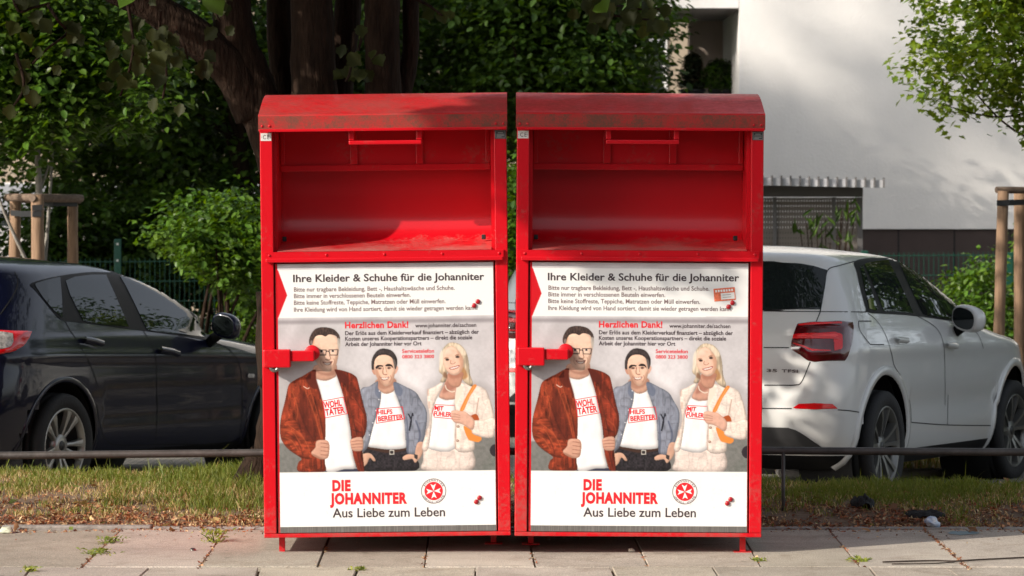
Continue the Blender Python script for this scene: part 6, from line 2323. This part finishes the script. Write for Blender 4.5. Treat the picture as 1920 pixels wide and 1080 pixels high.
# ------------------------------------------------------------------ grass
def blades(name, spots, label=None, palfun=None, seed=1, parent=None, kind='stuff'):
    """spots: arrays x,y,z,height,width; each blade is a bent strip of three quads"""
    rng = np.random.default_rng(seed)
    X, Y, Z, H, W, C = spots
    N = len(X)
    az = rng.uniform(0, 2 * np.pi, N)
    bend = rng.uniform(.15, .95, N)
    d = np.stack([np.cos(az), np.sin(az), np.zeros(N)], 1)
    fa = rng.uniform(-.9, .9, N)
    s = np.stack([np.cos(fa), np.sin(fa), np.zeros(N)], 1)
    V = np.empty((N, 7, 3))
    base = np.stack([X, Y, Z], 1)
    for k, t in enumerate((0, .4, .75)):
        c = base + d * (bend * H * t * t * .8)[:, None] + np.array([0, 0, 1.0]) * (H * t * (1 - .25 * bend * t))[:, None]
        ww = W * (1 - .45 * t) / 2
        V[:, 2 * k] = c - s * ww[:, None]; V[:, 2 * k + 1] = c + s * ww[:, None]
    V[:, 6] = base + d * (bend * H * .8)[:, None] + np.array([0, 0, 1.0]) * (H * (1 - .25 * bend))[:, None]
    me = bpy.data.meshes.new(name)
    me.vertices.add(N * 7); me.vertices.foreach_set('co', V.reshape(-1))
    tpl = np.array([0, 1, 3, 2, 2, 3, 5, 4, 4, 5, 6])
    idx = np.arange(N)[:, None] * 7 + tpl[None]
    me.loops.add(N * 11); me.loops.foreach_set('vertex_index', idx.reshape(-1).astype(np.int32))
    me.polygons.add(N * 3)
    st = np.arange(N)[:, None] * 11 + np.array([0, 4, 8])[None]
    me.polygons.foreach_set('loop_start', st.reshape(-1).astype(np.int32))
    ca = me.attributes.new('leafcol', 'FLOAT_COLOR', 'FACE')
    c4 = np.ones((N, 3, 4), np.float32); c4[:, :, :3] = C[:, None, :]
    ca.data.foreach_set('color', c4.reshape(-1))
    me.update(calc_edges=True)
    me.materials.append(M_GRASS)
    o = bpy.data.objects.new(name, me); COL.objects.link(o)
    if parent: o.parent = parent
    if kind: tag(o, label, 'grass' if label else None, kind=kind)
    return o


M_GRASS = leaf_mat('grass_blade', trans=.35, gloss=.5)
GG = np.array([(.14, .175, .028), (.10, .145, .020), (.20, .21, .05), (.16, .18, .032)])
GS = np.array([(.48, .36, .16), (.40, .28, .12), (.55, .44, .23), (.30, .18, .08)])


def verge_grass(x0, x1, n, seed):
    rng = np.random.default_rng(seed)
    x = rng.uniform(x0, x1, n); t = rng.uniform(0, 1, n) ** .8
    be = 18.75 - 0.16 * np.clip(x, -6, 6)
    y = 17.02 + (be - 17.02) * t
    cl = np.array([mnoise.noise(Vector((a * 1.6, b_ * 1.6, 7))) for a, b_ in zip(x, y)])
    cf = np.array([mnoise.noise(Vector((a * 6, b_ * 6, 1))) for a, b_ in zip(x, y)])
    green = -.02 + .62 * t + .8 * cl + .5 * cf
    dens = np.clip(-.10 + 1.15 * t + .95 * cl + .8 * cf, .02, 1)
    if x0 > 0:
        green += .30
    if x0 < 0:
        green += .5 * np.exp(-((x + 1.45) / .42) ** 2); dens = np.clip(dens + .4 * np.exp(-((x + 1.45) / .45) ** 2), 0, 1)
    keep = rng.uniform(0, 1, n) < dens
    x, y, t, green, cf = x[keep], y[keep], t[keep], green[keep], cf[keep]
    m = len(x)
    isg = rng.uniform(0, 1, m) < np.clip(green, .06, .93)
    z = np.array([verge_z(a, b_) for a, b_ in zip(x, y)]) - .004
    h = np.where(isg, rng.uniform(.022, .072, m) * (.65 + .55 * np.clip(t, 0, 1)), rng.uniform(.015, .05, m))
    h *= .82 * (1 + .35 * cf)
    if x0 < 0:
        h *= 1 + .9 * np.exp(-((x + 1.45) / .35) ** 2) * (t > .25)
    tall = rng.uniform(0, 1, m) < .006
    h = np.where(tall, h * 2.2, h)
    w_ = rng.uniform(.0025, .0055, m)
    C = np.where(isg[:, None], GG[rng.integers(0, 4, m)], GS[rng.integers(0, 4, m)]) * rng.uniform(.75, 1.25, (m, 1))
    return x, y, z, h, w_, C


blades('verge_grass', verge_grass(-3.6, -1.0, 46000, 1), 'short half dry grass on the verge left of the containers', seed=11)
blades('verge_grass', verge_grass(.9, 3.9, 42000, 2), 'shaded grass on the verge below the white car', seed=12)
blades('verge_grass', verge_grass(-1.0, .9, 6000, 3), 'thin grass strip behind the containers', seed=13)


def patch_grass(x0, x1, y0, y1, n, seed, zf, hh=(.05, .14), lean=.5):
    rng = np.random.default_rng(seed)
    x = rng.uniform(x0, x1, n); y = rng.uniform(y0, y1, n)
    cl = np.array([mnoise.noise(Vector((a * 1.3, b_ * 1.3, seed))) for a, b_ in zip(x, y)])
    isg = rng.uniform(0, 1, n) < np.clip(lean + cl, .1, .95)
    z = np.array([zf(a, b_) for a, b_ in zip(x, y)])
    h = rng.uniform(hh[0], hh[1], n)
    C = np.where(isg[:, None], GG[rng.integers(0, 4, n)], GS[rng.integers(0, 4, n)]) * rng.uniform(.75, 1.25, (n, 1))
    return x, y, z, h, rng.uniform(.004, .009, n), C


blades('far_grass', patch_grass(1.8, 5.2, 22.7, 31, 14000, 5, lambda x, y: lot_z(y) + .03), 'sunlit grass of the planted strip beyond the white car', seed=15)
blades('bed_grass', patch_grass(-9, 1.4, 31.0, 36, 9000, 6, lambda x, y: lot_z(y) + .05), 'grass below the hedge along the fence', seed=16)
# ------------------------------------------------------------------ litter, weeds and small finds
rl = np.random.default_rng(77)
M_FLAKE = leaf_mat('dry_flake', trans=.15, gloss=.7)


def flakes(name, label, n, xf, yf, zf, pal, size, seed, clump=False):
    r = np.random.default_rng(seed)
    x, y = xf(r, n), yf(r, n)
    if clump:
        k = np.array([mnoise.noise(Vector((a * 2.2, b_ * 2.8, 4))) + .5 * mnoise.noise(Vector((a * 8, b_ * 8, 2))) for a, b_ in zip(x, y)])
        q = r.uniform(-.55, .75, n) < k
        x, y = x[q], y[q]; n = len(x)
    z = np.array([zf(a, b_) for a, b_ in zip(x, y)]) + r.uniform(.001, .007, n)
    P = np.stack([x, y, z], 1)
    Nn = np.array([0, 0, 1.0]) + r.normal(size=(n, 3)) * .5
    A = r.normal(size=(n, 3))
    pal = np.array(pal)
    C = pal[r.integers(0, len(pal), n)] * r.uniform(.6, 1.3, (n, 1))
    o = leaves_mesh(name, P, Nn, A, r.uniform(size[0], size[1], n), C, shape=SLIM, width=.5, material=M_FLAKE)
    return tag(o, label, 'litter', kind='stuff')


RUST = [(.36, .14, .06), (.28, .10, .05), (.42, .23, .12), (.20, .085, .05), (.52, .38, .22), (.14, .07, .04)]
flakes('dry_litter', 'reddish dry blossom litter on the verge and along the pavement edge', 52000, lambda r, n: r.uniform(-3.7, 4.0, n), lambda r, n: 16.86 + np.abs(r.normal(0, .45, n)), lambda x, y: verge_z(x, y) + .004, RUST, (.010, .036), 5, True)
flakes('fallen_leaves', 'curled brown fallen leaves scattered over the verge', 260, lambda r, n: r.uniform(-3.6, 3.9, n), lambda r, n: r.uniform(16.8, 18.6, n), lambda x, y: max(verge_z(x, y), 0) + .008, [(.30, .16, .07), (.20, .10, .05), (.40, .30, .12), (.16, .20, .04)], (.035, .075), 8)
# litter caught in the open joints, and a fringe on the slabs
jx, jy = [], []
for j in LA[1:]:
    (a, b_), (c, d_) = gp(*j[0]), gp(*j[1])
    k = 260 if j[0][0] in (1735,) else (70 if j[0][0] in (1558, 217, 421) else 16)
    t = rl.uniform(-.1, 1.08, k)
    jx += list(a + (c - a) * t + rl.normal(0, .008, k)); jy += list(b_ + (d_ - b_) * t)
jx, jy = np.array(jx), np.array(jy)
flakes('joint_litter', 'rust coloured litter caught in the pavement joints', len(jx), lambda r, n: jx, lambda r, n: jy, lambda x, y: -.004, RUST, (.010, .028), 6)
flakes('pavement_litter', 'scattered dry flakes on the pavement slabs', 130, lambda r, n: r.uniform(-2.6, 2.8, n), lambda r, n: 16.9 - np.abs(r.normal(0, .28, n)), lambda x, y: .001, RUST, (.008, .022), 7)


# weeds in the joints
def weed(label, px, py, h, n, spread, pal, seed, group='weeds in the pavement joints'):
    x, y = gp(px, py)
    t = thing('weed', label, 'weed', (x, y, -.01), 0, group)
    r = np.random.default_rng(seed)
    P = r.normal(size=(n, 3)) * np.array([spread, spread * 1.2, 0]) + np.array([0, 0, 1]) * r.uniform(.005, h, (n, 1))
    Nn = np.array([0, -.6, 1.0]) + r.normal(size=(n, 3)) * .5
    A = P * np.array([1, 1, .5]) + r.normal(size=(n, 3)) * .02 + np.array([0, 0, .02])
    C = np.array(pal)[r.integers(0, len(pal), n)] * r.uniform(.7, 1.3, (n, 1))
    leaves_mesh('leaves', P, Nn, A, r.uniform(.012, .03, n), C, shape=SLIM, width=.34, material=M_GRASS, parent=t)
    b = MB()
    for k in range(5):
        q = P[r.integers(0, n)]
        b.tube([(0, 0, -.01), (q[0] * .6, q[1] * .6, q[2] * .7), tuple(q)], .0015, 5)
    b.build('stems', MATS['grass_blade'], t)
    return t


YEL = [(.20, .24, .03), (.28, .30, .05), (.14, .19, .03)]
weed('yellow green weed tuft at the pavement edge left of the container', 400, 1016, .07, 190, .035, YEL, 1)
weed('low weeds along the leftmost slab joint, upper end', 207, 1018, .04, 110, .03, GG, 2)
weed('low weeds along the leftmost slab joint, lower end', 183, 1038, .035, 130, .035, list(GG) + YEL, 3)
weed('small weed at the left bottom corner between slabs', 55, 1071, .03, 60, .02, YEL, 4)
weed('small yellow weed in front of the right container foot', 1421, 1052, .025, 60, .018, YEL, 5)
weed('tiny weed between the slabs below the slit', 672, 1068, .022, 50, .018, list(GG) + YEL, 6)
weed('small yellow weeds in the joint below the white car', 1614, 1052, .03, 80, .03, YEL, 7)
weed('broad leaved weed at the verge edge beside the left container', 484, 968, .06, 90, .04, GG, 8)

# crumpled black cloths
M_CLOTH = mat('black_cloth', (0.010, 0.010, 0.011, 1), rough=.9, bump=.5, bscale=60)


def cloth(label, px, py, w_, d_, h, seed, name='cloth'):
    x, y = gp(px, py)
    n = 26
    b = MB()
    for j in range(n + 1):
        for i in range(n + 1):
            u, v = i / n * 2 - 1, j / n * 2 - 1
            r = math.sqrt(u * u + v * v)
            e = 1 + .35 * mnoise.noise(Vector((math.atan2(v, u) * 1.1, seed, 0)))
            f = max(0, 1 - (r / e) ** 2)
            z = h * f ** .5 * (.55 + .6 * abs(mnoise.noise(Vector((u * 2.3 + seed, v * 2.3, 0)))) + .3 * mnoise.noise(Vector((u * 6, v * 6, seed))))
            s = min(1, e / max(r, .01)) if r > e else 1
            b.v.append((u * w_ / 2 * s, v * d_ / 2 * s, z if f > 0 else -.004))
    for j in range(n):
        for i in range(n):
            q = j * (n + 1) + i
            b.f.append([q, q + 1, q + n + 2, q + n + 1]); b.mi.append(0); b.sm.append(True)
    o = b.build(name, M_CLOTH)
    o.location = (x, y, verge_z(x, y) + .004)
    return tag(o, label, 'cloth', 'black cloths on the verge')


cloth('crumpled black cloth lying on the grass below the rail post', 1618, 972, .13, .22, .062, 3)
cloth('long black cloth lying behind the blue and white ball', 1731, 981, .21, .16, .038, 8)
# blue and white ball of cloth
M_BW = mat('blue_white_cloth', (0.22, 0.36, 0.58, 1), rough=.9, base2=(0.72, 0.72, 0.72, 1), vscale=18, bump=.4, bscale=60)
bm = bmesh.new()
bmesh.ops.create_icosphere(bm, subdivisions=4, radius=1)
for v in bm.verts:
    k = 1 + .22 * mnoise.noise(v.co * 1.4) + .06 * mnoise.noise(v.co * 5)
    v.co = Vector((v.co.x * .036, v.co.y * .05, v.co.z * .031)) * k
    v.co.x += .010 * (v.co.z < 0)
b = MB(); b.from_bm(bm, 0, True)
o = b.build('sock_ball', M_BW)
x, y = gp(1747, 990)
o.location = (x, y, .028)
tag(o, 'small blue and white bundled sock at the pavement edge', 'sock')

# twig on the slabs
M_TWIG = mat('twig_bark', (0.04, 0.028, 0.022, 1), rough=.9, var=.3, vscale=40)
b = MB()
P = [Vector((*gp(a, c), .008)) for a, c in ((1655, 1057), (1690, 1056), (1722, 1055), (1760, 1054.5), (1792, 1055.5), (1830, 1053), (1870, 1051), (1922, 1048.5), (1990, 1046))]
b.tube(catmull(P, 4), .0042, 7)
P = [Vector((*gp(a, c), .006)) for a, c in ((1672, 1060), (1720, 1059.5), (1760, 1058.5), (1790, 1056))]
b.tube(catmull(P, 4), .0028, 6)
tag(b.build('twig', M_TWIG), 'long thin dark twig lying across the slabs at the lower right', 'twig')


def lump(name, label, cat, px, py, sx, sy, sz, m, seed, z=0.0, rz=0.0):
    bm = bmesh.new()
    bmesh.ops.create_icosphere(bm, subdivisions=3, radius=1)
    for v in bm.verts:
        k = 1 + .3 * mnoise.noise(v.co * 1.2 + Vector((seed, 0, 0)))
        v.co = Vector((v.co.x * sx * k, v.co.y * sy * k, max(v.co.z, -.5) * sz * k))
    b = MB(); b.from_bm(bm, 0, True)
    o = b.build(name, m)
    x, y = gp(px, py)
    o.location = (x, y, z + sz * .5)
    o.rotation_euler = (0, 0, rz)
    return tag(o, label, cat)


M_STONE = mat('pale_stone', (0.45, 0.42, 0.34, 1), rough=.7, var=.2, vscale=40)
M_PAPER = mat('white_paper', (0.70, 0.69, 0.66, 1), rough=.8, bump=.3, bscale=50)
lump('pebble', 'pale round pebble on the slabs under the right container', 'pebble', 1184, 1034, .016, .016, .011, M_STONE, 3)
lump('paper_scrap', 'pale greenish scrap lying at the left end of the verge', 'paper scrap', 12, 998, .035, .05, .018, mat('pale_scrap', (.45, .47, .36, 1), rough=.8), 5, 0, .4)
lump('paper_scrap', 'tiny white scrap in the dry litter left of the weed tuft', 'paper scrap', 189, 968, .013, .02, .006, M_PAPER, 6, .03)
lump('bark_chip', 'flat pale bark chip by the rail post', 'bark chip', 1514, 966, .03, .04, .008, mat('bark_chip', (.24, .16, .11, 1), rough=.9), 7, .035, .7)
# crumpled white carton on the paving behind the verge
x, y = (222 - 960) * 21.0 / F, 21.0
b = MB()
bm = bmesh.new(); bmesh.ops.create_cube(bm, size=1)
bmesh.ops.subdivide_edges(bm, edges=bm.edges[:], cuts=4, use_grid_fill=True)
for v in bm.verts:
    v.co = Vector((v.co.x * .16, v.co.y * .10, v.co.z * .05)) + Vector((mnoise.noise(v.co * 3), mnoise.noise(v.co * 3 + Vector((5, 0, 0))), mnoise.noise(v.co * 4 + Vector((0, 5, 0))))) * .014
b.from_bm(bm)
o = b.build('carton', M_PAPER); o.location = (x, y, lot_z(y) + .07); o.rotation_euler = (0, .06, .2)
tag(o, 'crumpled white carton on the paving beside the alloy wheel', 'carton')
# bottle cap
b = MB()
b.lathe([(0, .006), (.012, .006), (.014, .004), (.015, 0), (.013, 0), (.011, .004), (0, .004)], 21, Matrix.Identity(4))
o = b.build('bottle_cap', M_LOCK); xx_, yy_ = gp(362, 1033); o.location = (xx_, yy_, .004); o.rotation_euler = (.35, .2, 0)
tag(o, 'small metal bottle cap on the slab left of the container', 'bottle cap')
# faded blue paint mark on a slab
b = MB()
pts = []
for k in range(36):
    a = 2 * math.pi * k / 36
    rr = 1 + .25 * mnoise.noise(Vector((math.cos(a) * 1.6, math.sin(a) * 1.6, 9)))
    pts.append(gp(1804 + 28 * rr * math.cos(a), 1000.5 + 3.6 * rr * math.sin(a)))
b.add([(x, y, .0045) for x, y in pts], [list(range(36))])
tag(b.build('paint_mark', mat('blue_paint_mark', (0.14, 0.26, 0.32, 1), rough=.9, base2=(.20, .22, .21, 1), vscale=25)), kind='structure')
